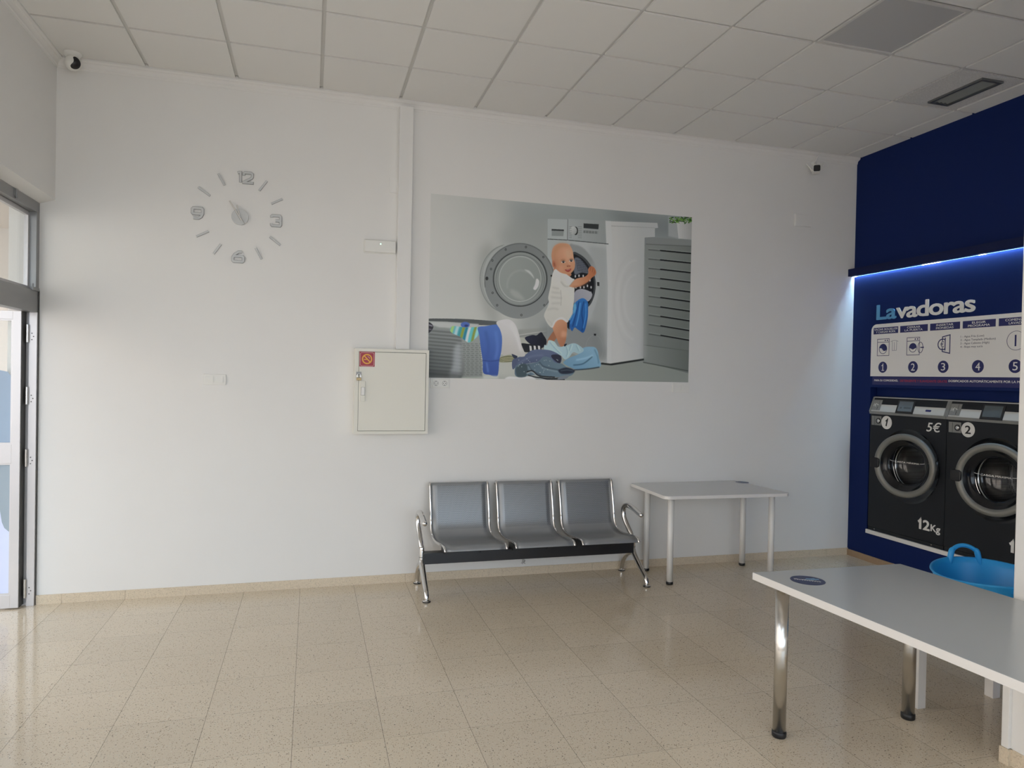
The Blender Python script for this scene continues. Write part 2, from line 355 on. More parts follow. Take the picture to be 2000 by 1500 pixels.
def text(name, body, F, u0, v0, u1, v1, m, parent, d0=0.0, d1=0.001, bold=0.0, shear=0.0, spacing=1.0, frame_pts=None):
    """lettering fitted to the box (u0,v0)-(u1,v1) of frame F; d0..d1 is its thickness"""
    cu = bpy.data.curves.new('t', 'FONT'); cu.body = body; cu.size = 1; cu.extrude = 0.5; cu.shear = shear; cu.space_character = spacing
    cu.resolution_u = 4; cu.space_line = 0.95; cu.align_x = 'CENTER'
    t = bpy.data.objects.new('t', cu); COL.objects.link(t)
    dg = bpy.context.evaluated_depsgraph_get(); dg.update()
    me = bpy.data.meshes.new_from_object(t.evaluated_get(dg)); me.name = name
    bpy.data.objects.remove(t); bpy.data.curves.remove(cu)
    n = len(me.vertices); co = np.empty(n * 3); me.vertices.foreach_get('co', co); co = co.reshape(-1, 3)
    if bold > 0.004:      # heavier lettering: copies of the glyphs set side by side, each a hair deeper
        nf = [tuple(p_.vertices) for p_ in me.polygons]; offs = [(0, 0)] + [(math.cos(R(a)), math.sin(R(a))) for a in range(0, 360, 45)]
        cs = []; fs2 = []
        for i_, (a, b) in enumerate(offs):
            c2 = co.copy(); c2[:, 0] += a * bold; c2[:, 1] += b * bold; c2[:, 2] = np.where(c2[:, 2] > 0, 0.5 + 0.02 * i_, c2[:, 2]); cs.append(c2); fs2 += [tuple(v + i_ * n for v in f) for f in nf]
        co = np.concatenate(cs); n = len(co); bpy.data.meshes.remove(me); me = bpy.data.meshes.new(name); me.from_pydata(co.tolist(), [], fs2); me.update()
    mn = co.min(0); mx = co.max(0); sz = np.maximum(mx - mn, 1e-9)
    q = (co - mn) / sz
    a = u0 + q[:, 0] * (u1 - u0); b = v0 + q[:, 1] * (v1 - v0); c = d0 + q[:, 2] * (d1 - d0)
    W = np.array(F.o)[None] + a[:, None] * np.array(F.u)[None] + b[:, None] * np.array(F.v)[None] + c[:, None] * np.array(F.n)[None]
    me.vertices.foreach_set('co', W.ravel()); me.update()
    me.materials.clear(); me.materials.append(m)
    o = bpy.data.objects.new(name, me); COL.objects.link(o)
    if parent is not None: o.parent = parent; o.matrix_parent_inverse = parent_matrix(parent).inverted()
    return o
def thing(name, label, cat, loc=(0, 0, 0), group=None):
    o = bpy.data.objects.new(name, None); COL.objects.link(o); o.location = loc; o.empty_display_size = 0.1
    o['label'] = label; o['category'] = cat
    if group: o['group'] = group
    return o
def tag(o, label, cat, group=None):
    o['label'] = label; o['category'] = cat
    if group: o['group'] = group
    return o
def struct(o): o['kind'] = 'structure'; return o

def one(name, F, u0, v0, h, wd, m, parent, d0, d1, lean=0.0, foot=0.0):
    L = lambda a, b: (u0 + a * h + lean * b * h, v0 + b * h)
    mb = MB().ribbon([L(-0.26, 0.70), L(-0.10, 0.78), L(0.02, 1.0), L(0.02, 0.97)], wd * 0.8, F, d0, d1)
    mb.ribbon([L(0.0, 0.98), L(0.0, 0.0)], wd, F, d0, d1 + 0.00005)
    if foot: mb.ribbon([L(-foot, 0.03), L(foot, 0.03)], wd * 0.7, F, d0, d1 + 0.0001)
    return mb.build(name, m, parent, weld=False)
XR = 6.196; H = 3.828; XL = -0.582; YF = -8.0
FB = Fr((0, 0, 0), (1, 0, 0), (0, 0, 1), (0, -1, 0))       # back wall: u = x, v = z
FR = Fr((XR, 0, 0), (0, -1, 0), (0, 0, 1), (-1, 0, 0))     # blue wall: u = -y, v = z

# ------------------------------------------------------------------ room shell
struct(MB().box(-0.75, YF, -0.2, XR + 1.2, 0.0, 0).box(-1.9, -2.6, -0.2, -0.75, 2.4, 0).build('floor', M_FLOOR))
struct(MB().box(-0.86, 0, -0.2, XR + 1.2, 0.25, H + 0.1).build('wall_back', M_WALL))
struct(MB().prism([(-0.90, 2.806), (-0.675, 2.806), (XL, 2.838), (XL, H + 0.1), (-0.90, H + 0.1)], (0, 0, 0), (1, 0, 0), (0, 0, 1), (0, 1, 0), YF, 0).box(-0.90, -3.0, -0.2, XL, -2.32, 2.80).box(-0.90, YF, -0.2, XL, -7.3, 2.80).box(-0.90, -7.3, -0.2, XL, -3.0, 0.02).box(-0.90, -7.3, 2.75, XL, -3.0, 2.80).build('wall_left', M_WALL, weld=False))
struct(MB().box(-0.95, YF - 0.25, -0.2, -0.2, YF, H + 0.1).box(6.0, YF - 0.25, -0.2, XR + 1.2, YF, H + 0.1).box(-0.2, YF - 0.25, -0.2, 6.0, YF, 0.25).box(-0.2, YF - 0.25, 3.25, 6.0, YF, H + 0.1).build('wall_front', M_WALL, weld=False))
wf = MB()
for xx in (-0.16, 1.35, 2.9, 4.45, 5.96): wf.box(xx - 0.035, YF - 0.16, 0.25, xx + 0.035, YF - 0.08, 3.25)
wf.box(-0.2, YF - 0.16, 0.25, 6.0, YF - 0.08, 0.32).box(-0.2, YF - 0.16, 3.18, 6.0, YF - 0.08, 3.25).box(-0.2, YF - 0.16, 2.4, 6.0, YF - 0.08, 2.46)
struct(wf.build('added_front_window', M_ALU, weld=False))  # added window, unseen behind the camera, put in to even the room light
NU0, NU1, NV0, NV1 = 0.240, 2.72, 0.302, 1.63
wr = MB()
wr.box(XR, -NU0, -0.2, XR + 1.2, 0, H + 0.1)
wr.box(XR, -NU1, -0.2, XR + 1.2, -NU0, NV0)
wr.box(XR, -NU1, NV1, XR + 1.2, -NU0, H + 0.1)
wr.box(XR, YF, -0.2, XR + 1.2, -NU1, H + 0.1)
wr.box(XR + 0.95, -NU1, NV0, XR + 1.2, -NU0, NV1)
wr.box(XR + 0.075, -NU1, 1.40, XR + 0.095, -NU0, NV1)
struct(wr.build('wall_right', M_BLUE, weld=False))
pil = MB().box(4.15, -4.55, 0, 4.62, -3.272, H)
struct(pil.build('wall_pillar', M_WALL, bevel=0.006))
struct(MB().box(4.141, -4.56, 0, 4.63, -3.264, 0.072).box(4.126, -3.290, 0, 4.152, -3.246, 0.072).build('baseboard_pillar', M_SKIRT, weld=False))
struct(MB().box(4.132, -3.283, 0.072, 4.150, -3.250, 0.715).build('trim_3', M_WALL, bevel=0.003))
# skirtings
bs = MB(); x = 1.5063 - 0.4034 * 6 + 0.0
xs = [-0.672] + [x + 0.4034 * i for i in range(0, 18) if -0.66 < x + 0.4034 * i < XR - 0.02] + [XR]
for a, b in zip(xs[:-1], xs[1:]): bs.box(a + 0.0009, -0.010, 0, b - 0.0009, 0.002, 0.066)
bs.box(-0.672, -0.006, 0, XR, 0.002, 0.064)
struct(bs.build('baseboard_back', M_SKIRT, weld=False))
struct(MB().box(XR - 0.012, YF, 0, XR + 0.002, 0, 0.058).build('baseboard_right', M_TERRA, bevel=0.002))
# cornices
def cornice(sy):
    pr = [(0, -0.068), (0.004, -0.068), (0.006, -0.058), (0.012, -0.052)]
    pr += [(0.012 + 0.024 * (1 - math.cos(R(a))), -0.052 + 0.030 * math.sin(R(a))) for a in (15, 30, 45, 60, 75, 90)]
    pr += [(0.040, -0.018), (0.047, -0.012), (0.047, 0.02), (0, 0.02)]
    return pr
pc = [(a, b + H) for a, b in cornice(1)]
struct(MB().prism(pc, (XL, 0, 0), (0, -1, 0), (0, 0, 1), (1, 0, 0), 0, XR - XL - 0.005).build('trim_1', M_WALL))
struct(MB().prism(pc, (XL, 0, 0), (1, 0, 0), (0, 0, 1), (0, -1, 0), 0, -YF).build('trim_2', M_WALL))
# ceiling: lay-in tiles proud of their grid
cl = MB(); x0 = -0.6; yr = -0.6349
cl.box(XL, YF, H + 0.013, XR + 0.1, -0.062, H + 0.1, 1)
g = 0.0125
vent_c = (9, 2); dark_c = (7, 3)
cells = {}
for i in range(-1, 11):
    for j in range(0, 14):
        a, b = i * 0.6 + g, (i + 1) * 0.6 - g
        y1 = yr - 0.6 * (j - 1) - g; y0 = yr - 0.6 * j + g
        a = max(a, XL + 0.048); b = min(b, XR + 0.02); y1 = min(y1, -0.0515); y0 = max(y0, YF)
        if b - a < 0.03 or y1 - y0 < 0.03: continue
        cells[(i, j)] = (a, y0, b, y1)
        if (i, j) in (vent_c, dark_c): continue
        cl.box(a, y0, H, b, y1, H + 0.012, 0)
struct(cl.build('ceiling', [M_CEIL, M_GRID], weld=False))
# smooth darker panel, recessed in its grid opening
a, y0, b, y1 = cells[dark_c]
t = thing('ceiling_panel', 'smooth dark grey square panel set in the white tiled ceiling', 'ceiling panel', ((a + b) / 2, (y0 + y1) / 2, H))
MB().box(a, y0, H + 0.004, b, y1, H + 0.012).build('panel', M_DARKP, t)
fr_ = MB(); fw_ = 0.016
fr_.box(a - 0.002, y0 - 0.002, H - 0.002, b + 0.002, y0 + fw_, H + 0.010).box(a - 0.002, y1 - fw_, H - 0.002, b + 0.002, y1 + 0.002, H + 0.010)
fr_.box(a - 0.002, y0 + fw_, H - 0.002, a + fw_, y1 - fw_, H + 0.010).box(b - fw_, y0 + fw_, H - 0.002, b + 0.002, y1 - fw_, H + 0.010)
fr_.build('panel_frame', M_GRID, t, weld=False)
# air vent
a, y0, b, y1 = cells[vent_c]
t = thing('ceiling_vent', 'long grey air vent grille in a speckled ceiling tile above the blue wall', 'vent', ((a + b) / 2, (y0 + y1) / 2, H))
VX0, VX1, VY0, VY1 = 5.655, 5.842, -1.765, -1.318
vt = MB(); vt.box(a, y0, H, VX0, y1, H + 0.012).box(VX1, y0, H, b, y1, H + 0.012).box(VX0, y0, H, VX1, VY0, H + 0.012).box(VX0, VY1, H, VX1, y1, H + 0.012)
vt.build('vent_tile', M_VENT, t, weld=False)
vf = MB(); k = 0.020
vf.box(VX0 - .004, VY0 - .004, H - .014, VX0 + k, VY1 + .004, H + .008).box(VX1 - k, VY0 - .004, H - .014, VX1 + .004, VY1 + .004, H + .008)
vf.box(VX0 + k, VY0 - .004, H - .014, VX1 - k, VY0 + k, H + .008).box(VX0 + k, VY1 - k, H - .014, VX1 - k, VY1 + .004, H + .008)
vf.build('vent_frame', M_VENTG, t, weld=False)
for q in range(4):
    xx = VX0 + 0.034 + q * 0.038
    MB().prism([(-0.013, 0.004), (0.011, -0.006), (0.013, -0.004), (-0.011, 0.006)], (xx, 0, H - 0.002), (1, 0, 0), (0, 0, 1), (0, 1, 0), VY0 + k, VY1 - k).build('slat', M_VENTS, t)

# ------------------------------------------------------------------ entrance on the left and the street
GL = -3.6       # the glazed front runs on towards the camera
w1 = MB()
w1.box(-0.750, -2.32, 2.735, -0.675, 0, 2.806)                 # head
w1.box(-0.750, -2.32, 2.045, -0.675, 0, 2.195)                 # transom rail
w1.box(-0.750, -0.055, 2.195, -0.675, 0, 2.735)               # jamb beside the back wall
for yy in (-0.99, -2.28):
    w1.box(-0.750, yy - 0.03, 0.0, -0.675, yy + 0.03, 2.735)
struct(w1.build('window_1', M_ALU, bevel=0.002, weld=False))
win = bpy.data.objects['window_1']
MB().box(-0.732, -0.935, 2.21, -0.726, -0.060, 2.725).build('pane', M_GLASS, win)
sb = MB(); sb.box(-0.742, -0.078, 2.205, -0.718, -0.055, 2.728).box(-0.742, -0.955, 2.705, -0.718, -0.078, 2.732).box(-0.742, -0.955, 2.197, -0.718, -0.078, 2.222)
sb.build('window_sash', M_ALUB, win, weld=False)
lt = MB(); lt.box(-0.682, -0.135, 2.19, -0.664, -0.02, 2.212).box(-0.676, -0.135, 2.205, -0.668, -0.115, 2.235)
lt.build('window_latch', M_ALU, win, bevel=0.002, weld=False)
hg = MB(); hg.cyl((-0.668, -0.42, 2.74), (-0.668, -0.42, 2.80), 0.009).box(-0.676, -0.445, 2.752, -0.668, -0.40, 2.80)
hg.build('window_hinge', M_ALU, win, weld=False)
# frame post of the door and the open leaf
dj = MB()
dj.box(-0.722, -0.030, 0.0, -0.674, 0.0, 2.045).box(-0.745, -0.006, 0.0, -0.722, 0.0, 2.045)
struct(dj.build('door_1', M_ALUB, bevel=0.0015, weld=False))
door = bpy.data.objects['door_1']
MB().box(-0.6735, -0.012, 0, -0.669, 0, 2.2).build('door_seal', M_DARKG, door)
for z0, z1 in ((0.063, 0.193), (0.976, 1.096), (1.407, 1.527), (1.836, 1.958)):
    h_ = MB(); zc = (z0 + z1) / 2
    h_.cyl((-0.728, -0.040, z0), (-0.728, -0.040, zc - 0.002), 0.0095).cyl((-0.728, -0.040, zc + 0.002), (-0.728, -0.040, z1), 0.0095)
    h_.cyl((-0.728, -0.040, zc - 0.003), (-0.728, -0.040, zc + 0.003), 0.007).box(-0.735, -0.040, z0, -0.722, -0.028, z1 - 0.01)
    hh = h_.build('hinge', M_STEEL, door, weld=False)
    for dz, dx in ((-0.022, 0.002), (0.0, 0.012), (0.022, 0.002)):
        MB().cyl((-0.706 + dx, -0.031, zc - 0.02 + dz), (-0.706 + dx, -0.0295, zc - 0.02 + dz), 0.0042, n=12).build('screw', M_DARKG, hh)
LX0, LX1, LY0, LY1 = -1.66, -0.750, -0.085, -0.045
lf = MB()
lf.box(LX1 - 0.050, LY0, 0.01, LX1, LY1, 2.046).box(LX0, LY0, 0.01, LX0 + 0.05, LY1, 2.046)
lf.box(LX0 + 0.05, LY0, 0.01, LX1 - 0.05, LY1, 0.10).box(LX0 + 0.05, LY0, 1.004, LX1 - 0.05, LY1, 1.134).box(LX0 + 0.05, LY0, 1.988, LX1 - 0.05, LY1, 2.046)
leaf = lf.build('door_leaf', M_ALUB, door, bevel=0.0015, weld=False)
MB().box(LX1 - 0.012, LY1 + 0.0005, 0.01, LX1 + 0.002, 0.0, 2.045).box(LX1 - 0.002, LY0 + 0.012, 0.01, LX1 + 0.003, LY1, 2.045).build('leaf_edge', M_DARKG, leaf, weld=False)
MB().box(LX0 + 0.05, -0.067, 1.134, LX1 - 0.05, -0.062, 1.988).build('door_glass', M_GLASS, leaf)
MB().box(LX0 + 0.05, -0.067, 0.10, LX1 - 0.05, -0.062, 1.004).build('door_glass', M_GLASS, leaf)
bead = MB()
for z0, z1 in ((0.10, 1.004), (1.134, 1.988)):
    bead.box(LX1 - 0.060, LY0 + 0.006, z0, LX1 - 0.05, LY1 - .006, z1).box(LX0 + 0.05, LY0 + 0.006, z1 - 0.01, LX1 - 0.06, LY1 - .006, z1).box(LX0 + 0.05, LY0 + 0.006, z0, LX1 - 0.06, LY1 - .006, z0 + 0.012)
bead.build('glazing_bead', M_ALUB, leaf, weld=False)
# printed film on the glass: pale blue with a figure in a white garment, cut by the picture edge
M_FILMB = mat('film_blue', (0.33, 0.43, 0.56), 0.5); M_FILMG = mat('film_grey_blue', (0.33, 0.40, 0.46), 0.5)
M_FILMW = mat('film_white', (0.66, 0.72, 0.95), 0.5); M_FILMS = mat('film_skin', (0.30, 0.11, 0.085), 0.5)
FD = Fr((0, -0.067, 0), (1, 0, 0), (0, 0, 1), (0, -1, 0))
gx0, gx1 = LX0 + 0.062, LX1 - 0.062
poly(MB(), FD, [(gx0, 1.146), (gx1, 1.146), (gx1, 1.60), (gx1 - 0.02, 1.63), (gx1 - 0.09, 1.645), (gx0 + 0.3, 1.63), (gx0, 1.5)], 0.0005, 0.0012).build('film', M_FILMB, leaf)
rect(MB(), FD, gx0, 0.112, gx1, 0.992, 0.0005, 0.0012).build('film', M_FILMG, leaf)
poly(MB(), FD, [(gx0, 0.112), (gx1, 0.112), (gx1, 0.53), (gx1 - 0.03, 0.56), (gx1 - 0.045, 0.60), (gx1 - 0.06, 0.70), (gx1 - 0.11, 0.76), (gx0 + .3, 0.80), (gx0, 0.6)], 0.0014, 0.002).build('film', M_FILMW, leaf)
poly(MB(), FD, [(gx0 + 0.35, 0.20), (gx1 - 0.13, 0.16), (gx1 - 0.078, 0.20), (gx1 - 0.072, 0.30), (gx1 - 0.085, 0.42), (gx1 - 0.14, 0.52), (gx0 + 0.4, 0.40)], 0.0022, 0.0028).build('film', M_FILMS, leaf)
poly(MB(), FD, circ(gx1 - 0.095, 0.615, 0.036, 20, ry=0.05), 0.0022, 0.0028).build('film', M_FILMS, leaf)
# side window behind the pillar line, towards the camera
w3 = MB()
for yy in (-3.04, -4.4, -5.8, -7.26): w3.box(-0.750, yy - 0.035, 0.02, -0.675, yy + 0.035, 2.75)
w3.box(-0.750, -7.3, 0.02, -0.675, -3.0, 0.09).box(-0.750, -7.3, 2.69, -0.675, -3.0, 2.75)
struct(w3.build('window_3', M_ALU, weld=False))
struct(MB().box(-2.7, -2.6, 3.02, -0.90, 2.4, 3.2).build('trim_4', M_FACADE))
# street
struct(MB().box(-30, -30, -0.25, -0.75, 30, -0.02).box(-0.75, -30, -0.25, 30, YF - 0.25, -0.02).build('ground_paving', M_STREET, weld=False))
fc = MB(); fc.box(-11.0, -26, -0.1, -10.0, 26, 6.6)
fac = fc.build('building_facade', M_FACADE); tag(fac, 'cream building wall across the street, glimpsed through the entrance glass', 'building')
struct(MB().box(-9.95, 2.4, -0.2, -0.6, 2.7, 5.4).box(-0.86, 0.25, -0.2, -0.6, 2.4, 4.3).build('wall_outside', M_OUTW, weld=False))
struct(MB().box(-0.95, YF, H + 0.1, XR + 1.2, 0.25, H + 0.35).build('roof', M_WALL))

# ------------------------------------------------------------------ things on the back wall
# clock
CX, CZ = 0.631, 2.815
t = thing('wall_clock', 'large stick-on clock with silver numerals and bars spread over the white wall', 'clock', (CX, 0, CZ))
hb = MB().lathe([(0, 0.020), (0.0585, 0.020), (0.060, 0.0185), (0.060, 0)], (CX, 0, CZ), (0, -1, 0), 40, smooth=False)
hb.build('clock_face', M_CLOCK, t)
def stroke(name, pts, wd, m, parent, d1=0.012, d0=0.0, closed=False):
    mb = MB().ribbon(pts, wd, FB, d0, d1, closed)
    return mb.build(name, m, parent, weld=False)
for a in [[0.474, 3.125, 0.519, 3.043], [0.339, 3.011, 0.42, 2.956], [0.331, 2.649, 0.414, 2.695], [0.45, 2.529, 0.5, 2.605], [0.743, 2.593, 0.786, 2.512], [0.842, 2.685, 0.919, 2.626], [0.85, 2.934, 0.93, 2.977], [0.763, 3.026, 0.816, 3.103]]:
    o = stroke('hour_bar', [(a[0], a[1]), (a[2], a[3])], 0.015, M_CLOCKD, t, 0.007)
    stroke('bar_face', [(a[0], a[1]), (a[2], a[3])], 0.0125, M_CLOCK, o, 0.0085, 0.007)
def numeral(strokes, x0, z1, x1, z0, wd=0.019):
    f = lambda P: [(x0 + wd / 2 + u * (x1 - x0 - wd), z0 + wd / 2 + v * (z1 - z0 - wd)) for u, v in P]
    mb = MB(); mf = MB()
    for k, S in enumerate(strokes):
        mb.ribbon(f(S), wd + 0.0015, FB, 0, 0.0075 + 0.0002 * k); mf.ribbon(f(S), wd - 0.003, FB, 0.0078, 0.0095 + 0.0002 * k)
    o = mb.build('numeral', M_CLOCKD, t, weld=False); mf.build('numeral_face', M_CLOCK, o, weld=False)
ark = lambda cx, cy, rx, ry, a0, a1, n=6: [(cx + rx * math.cos(R(a0 + (a1 - a0) * i / n)), cy + ry * math.sin(R(a0 + (a1 - a0) * i / n))) for i in range(n + 1)]
numeral([[(0.0, 0.92), (0.12, 1.0), (0.2, 1.0), (0.2, 0.0)],
         [(0.42, 0.72), (0.42, 0.92), (0.5, 1.0), (0.90, 1.0), (1, 0.9), (1, 0.62), (0.95, 0.5), (0.42, 0.05), (0.42, 0), (1, 0), (1, 0.14)]], 0.600, 3.157, 0.721, 3.066, 0.017)
numeral([[(0, 0.82), (0, 0.92), (0.1, 1), (0.9, 1), (1, 0.9), (1, 0.6), (0.88, 0.5), (0.42, 0.5)], [(0.88, 0.5), (1, 0.4), (1, 0.1), (0.9, 0), (0.1, 0), (0, 0.08), (0, 0.2)]], 0.844, 2.855, 0.928, 2.761)
numeral([[(0.85, 1.0), (0.55, 1.0), (0.2, 0.75), (0, 0.4), (0, 0.1), (0.1, 0), (0.9, 0), (1, 0.1), (1, 0.45), (0.9, 0.55), (0.1, 0.55)]], 0.574, 2.565, 0.667, 2.473)
numeral([[(1, 0.42), (0.1, 0.42), (0, 0.52), (0, 0.9), (0.1, 1), (0.9, 1), (1, 0.9), (1, 0.45), (0.85, 0.15), (0.6, 0), (0.1, 0)]], 0.293, 2.867, 0.381, 2.775)
def hand(p0, p1, wd, d0, tipw):
    ho = None
    a, b = Vector(p0), Vector(p1); d = (a - b).normalized(); n_ = Vector((-d.y, d.x))
    for g_, m_, e_ in ((0.003, M_CLOCKD, 0.0), (0.0, M_CLOCKH, 0.0006)):
        q = [b + n_ * (wd + g_) / 2, b - n_ * (wd + g_) / 2, a - n_ * (tipw + g_) / 2, a + n_ * (tipw + g_) / 2]
        ho = MB().prism([(p.x, p.y) for p in q], FB.o, FB.u, FB.v, FB.n, d0 + e_, d0 + e_ + 0.0008).build('clock_hand' if g_ else 'hand_face', m_, t if g_ else ho)
    return
    MB().prism([(p.x, p.y) for p in q], FB.o, FB.u, FB.v, FB.n, d0, d0 + 0.0015).build('clock_hand', M_CLOCKH, t)
hand((0.609, 2.9), (0.636, 2.795), 0.008, 0.024, 0.004)
hand((0.558, 2.926), (0.642, 2.788), 0.008, 0.028, 0.005)
hand((0.634, 2.812), (0.668, 2.762), 0.0018, 0.031, 0.0012)
MB().cyl((CX, 0, CZ), (CX, -0.033, CZ), 0.006).build('clock_pin', M_CLOCK, t)

# cabinet
t = thing('electrical_cabinet', 'cream metal wall cabinet with a handle and a no smoking sticker', 'cabinet', (1.767, 0, 1.2))
x0, x1, z0, z1, D = 1.480, 2.053, 1.198, 1.858, 0.115
cb = MB(); cb.box(x0, -D + 0.02, z0, x1, 0, z1)
f0, f1, h0, h1 = 1.511, 2.029, 1.222, 1.833
cb.box(x0, -D, z0, f0 - .002, -D + .02, z1).box(f1 + .002, -D, z0, x1, -D + .02, z1).box(f0 - .002, -D, z0, f1 + .002, -D + .02, h0 - .002).box(f0 - .002, -D, h1 + .002, f1 + .002, -D + .02, z1)
cb.build('cabinet_body', M_CREAM, t, weld=False)
MB().box(f0 - .002, -D + .0195, h0 - .002, f1 + .002, -D + .0175, h1 + .002).build('door_gap', M_DARKG, t)
cd = MB().box(f0 + .0008, -D - .002, h0 + .0012, f1 - .0012, -D + .017, h1 - .0012).build('cabinet_door', M_CREAM, t, bevel=0.0015)
hd = MB(); hd.box(1.526, -D - .012, 1.560, 1.561, -D - .002, 1.607).box(1.524, -D - .012, 1.450, 1.559, -D - .002, 1.497).box(1.530, -D - .006, 1.497, 1.557, -D - .002, 1.560)
hd.build('door_handle', M_CREAM, cd, bevel=0.003, weld=False)
MB().box(1.5285, -D - .0065, 1.4975, 1.5585, -D - .0062, 1.5605).build('lever_gap_shade', M_SILV2, cd)  # dark sheet painted in for the shade round the lever
MB().box(1.531, -D - .019, 1.499, 1.556, -D - .006, 1.559).build('handle_lever', M_WHITE, cd, bevel=0.002)
hp = MB(); hp.box(1.492, -D - .005, 1.650, 1.531, -D - .002, 1.678)
hp.build('hasp', M_SILV2, cd, bevel=0.001)
pk = thing('padlock', 'small brass padlock hanging from the cream cabinet door', 'padlock', (1.511, -D - .012, 1.62))
MB().box(1.494, -D - .022, 1.612, 1.529, -D - .008, 1.633).build('lock_body', M_BRASS, pk, bevel=0.002)
MB().tube([(1.500, -D - .015, 1.630), (1.500, -D - .015, 1.652), (1.505, -D - .015, 1.662), (1.512, -D - .015, 1.664), (1.519, -D - .015, 1.662), (1.524, -D - .015, 1.652), (1.524, -D - .015, 1.630)], 0.0028, n=8, sub=3).build('shackle', M_CHROME, pk)
st = thing('no_smoking_sticker', 'square red sticker with a yellow crossed-out cigarette', 'sticker', (1.572, -D - .003, 1.777))
FS = Fr((1.514, -D - .002, 1.719), (1, 0, 0), (0, 0, 1), (0, -1, 0)); Q = 0.1165
rect(MB(), FS, 0, 0, Q, Q - .002, 0, 0.0006).build('sticker_sheet', M_STRED, st)
MB().ribbon(rrect_pts(0.007, 0.006, Q - .007, Q - .009, 0.012), 0.0022, FS, 0.0006, 0.0009, True).build('sticker_border', M_STPINK, st, weld=False)
c0 = (Q / 2 - 0.0005, Q / 2)
MB().ribbon(circ(c0[0], c0[1], 0.0345, 36), 0.0095, FS, 0.0006, 0.0011, True).build('prohibition_ring', M_STYEL, st, weld=False)
MB().ribbon([(c0[0] - 0.021, c0[1] + 0.024), (c0[0] + 0.023, c0[1] - 0.023)], 0.0085, FS, 0.0006, 0.0013).build('prohibition_bar', M_STYEL, st)
MB().ribbon([(c0[0] - 0.024, c0[1] - 0.004), (c0[0] + 0.006, c0[1] - 0.002)], 0.0065, FS, 0.0006, 0.0010).build('cigarette', M_STYEL, st)
MB().ribbon([(c0[0] + 0.019, c0[1] + 0.000), (c0[0] + 0.020, c0[1] + 0.010), (c0[0] + 0.012, c0[1] + 0.012), (c0[0] + 0.010, c0[1] + 0.020), (c0[0] + 0.002, c0[1] + 0.022)], 0.0022, FS, 0.0006, 0.0010).build('smoke_curl', M_STPINK, st, weld=False)
# duct, lamp, junction boxes, switches, sockets
du = MB(); du.box(1.797, -0.052, 1.862, 1.905, 0, 3.776)
tag(du.build('cable_duct', M_WHITE, bevel=0.003), 'tall white vertical cable duct running up from the cabinet', 'cable duct')
MB().box(1.7945, -0.012, 1.862, 1.9075, 0, 3.772).build('duct_base', M_WHITE, bpy.data.objects['cable_duct'])
t = thing('emergency_light', 'flat white emergency light with a small green lamp beside the duct', 'emergency light', (1.665, 0, 2.665))
MB().box(1.540, -0.012, 2.612, 1.788, 0, 2.718).build('light_base', M_PLASTIC, t, bevel=0.003)
MB().box(1.546, -0.042, 2.617, 1.786, -0.012, 2.712).build('light_cover', M_PLASTIC, t, bevel=0.008, segs=3)
MB().lathe([(0, 0.0025), (0.0035, 0.002), (0.005, 0)], (1.667, -0.0418, 2.682), (0, -1, 0), 16).build('indicator_lamp', M_GREEN, t)
tag(MB().box(1.730, -0.008, 3.100, 1.797, 0, 3.218).build('junction_cover', M_WHITE, bevel=0.002), 'small white cover plate half hidden behind the tall duct', 'cover plate')
t = thing('junction_box', 'white square junction box cover high beside the blue wall', 'junction box', (5.587, 0, 3.19))
MB().box(5.497, -0.010, 3.130, 5.680, 0, 3.245).build('box_frame', M_WHITE, t, bevel=0.002)
MB().box(5.503, -0.013, 3.135, 5.674, -0.010, 3.240).build('box_cover', M_WALL, t, bevel=0.0015)
def plate(root, x0, z0, x1, z1):
    MB().box(x0, -0.009, z0, x1, 0, z1).build('cover_frame', M_PLASTIC, root, bevel=0.003)
t = thing('light_switch', 'white double light switch below the clock', 'light switch', (0.468, 0, 1.6)); plate(t, 0.392, 1.560, 0.549, 1.638)
for a in (0.410, 0.478):
    r_ = MB(); r_.prism([(0, 0.009), (0, 0.0165), (0.046, 0.0115), (0.046, 0.009)], (a, 0, 1.577), (0, 0, 1), (0, -1, 0), (1, 0, 0), 0, 0.052)
    r_.build('rocker', M_PLASTIC, t, bevel=0.001)
t = thing('light_switch', 'white switch plate below the right corner of the poster', 'light switch', (4.343, 0, 1.59)); plate(t, 4.262, 1.552, 4.426, 1.634)
for a in (4.276, 4.345): MB().box(a, -0.0125, 1.572, a + 0.066, -0.009, 1.616).build('rocker', M_PLASTIC, t, bevel=0.001)
t = thing('wall_socket', 'white double power socket under the left corner of the poster', 'wall socket', (2.163, 0, 1.6)); plate(t, 2.085, 1.558, 2.241, 1.637)
MB().box(2.098, -0.016, 1.566, 2.230, -0.008, 1.630).build('socket_insert', M_PLASTIC, t, bevel=0.004)
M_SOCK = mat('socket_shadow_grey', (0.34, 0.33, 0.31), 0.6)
for cxx in (2.129, 2.199):
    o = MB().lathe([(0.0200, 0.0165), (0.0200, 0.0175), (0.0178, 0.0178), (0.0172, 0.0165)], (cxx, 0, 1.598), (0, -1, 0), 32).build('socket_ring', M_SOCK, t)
    for dx, dz in ((-0.0085, 0), (0.0085, 0), (0, 0.0135), (0, -0.0135)):
        MB().cyl((cxx + dx, -0.016, 1.598 + dz), (cxx + dx, -0.0168, 1.598 + dz), 0.0032, n=12).build('contact_hole', M_BLACK, o)
# scuff marks low on the wall
mk = MB(); random.seed(3)
for k in range(26):
    a, b = 2.880 + random.random() * 0.035, 0.09 + random.random() * 0.055
    mk.ribbon([(a, b), (a + 0.004 + random.random() * 0.006, b + random.uniform(-0.012, 0.012)), (a + random.uniform(0, 0.012), b + random.uniform(-0.012, 0.012))], 0.0022, FB, 0, 0.0004 + k * 1e-5)
mk.build('wall_scuff', M_SCUFF, bpy.data.objects['wall_back'], weld=False)
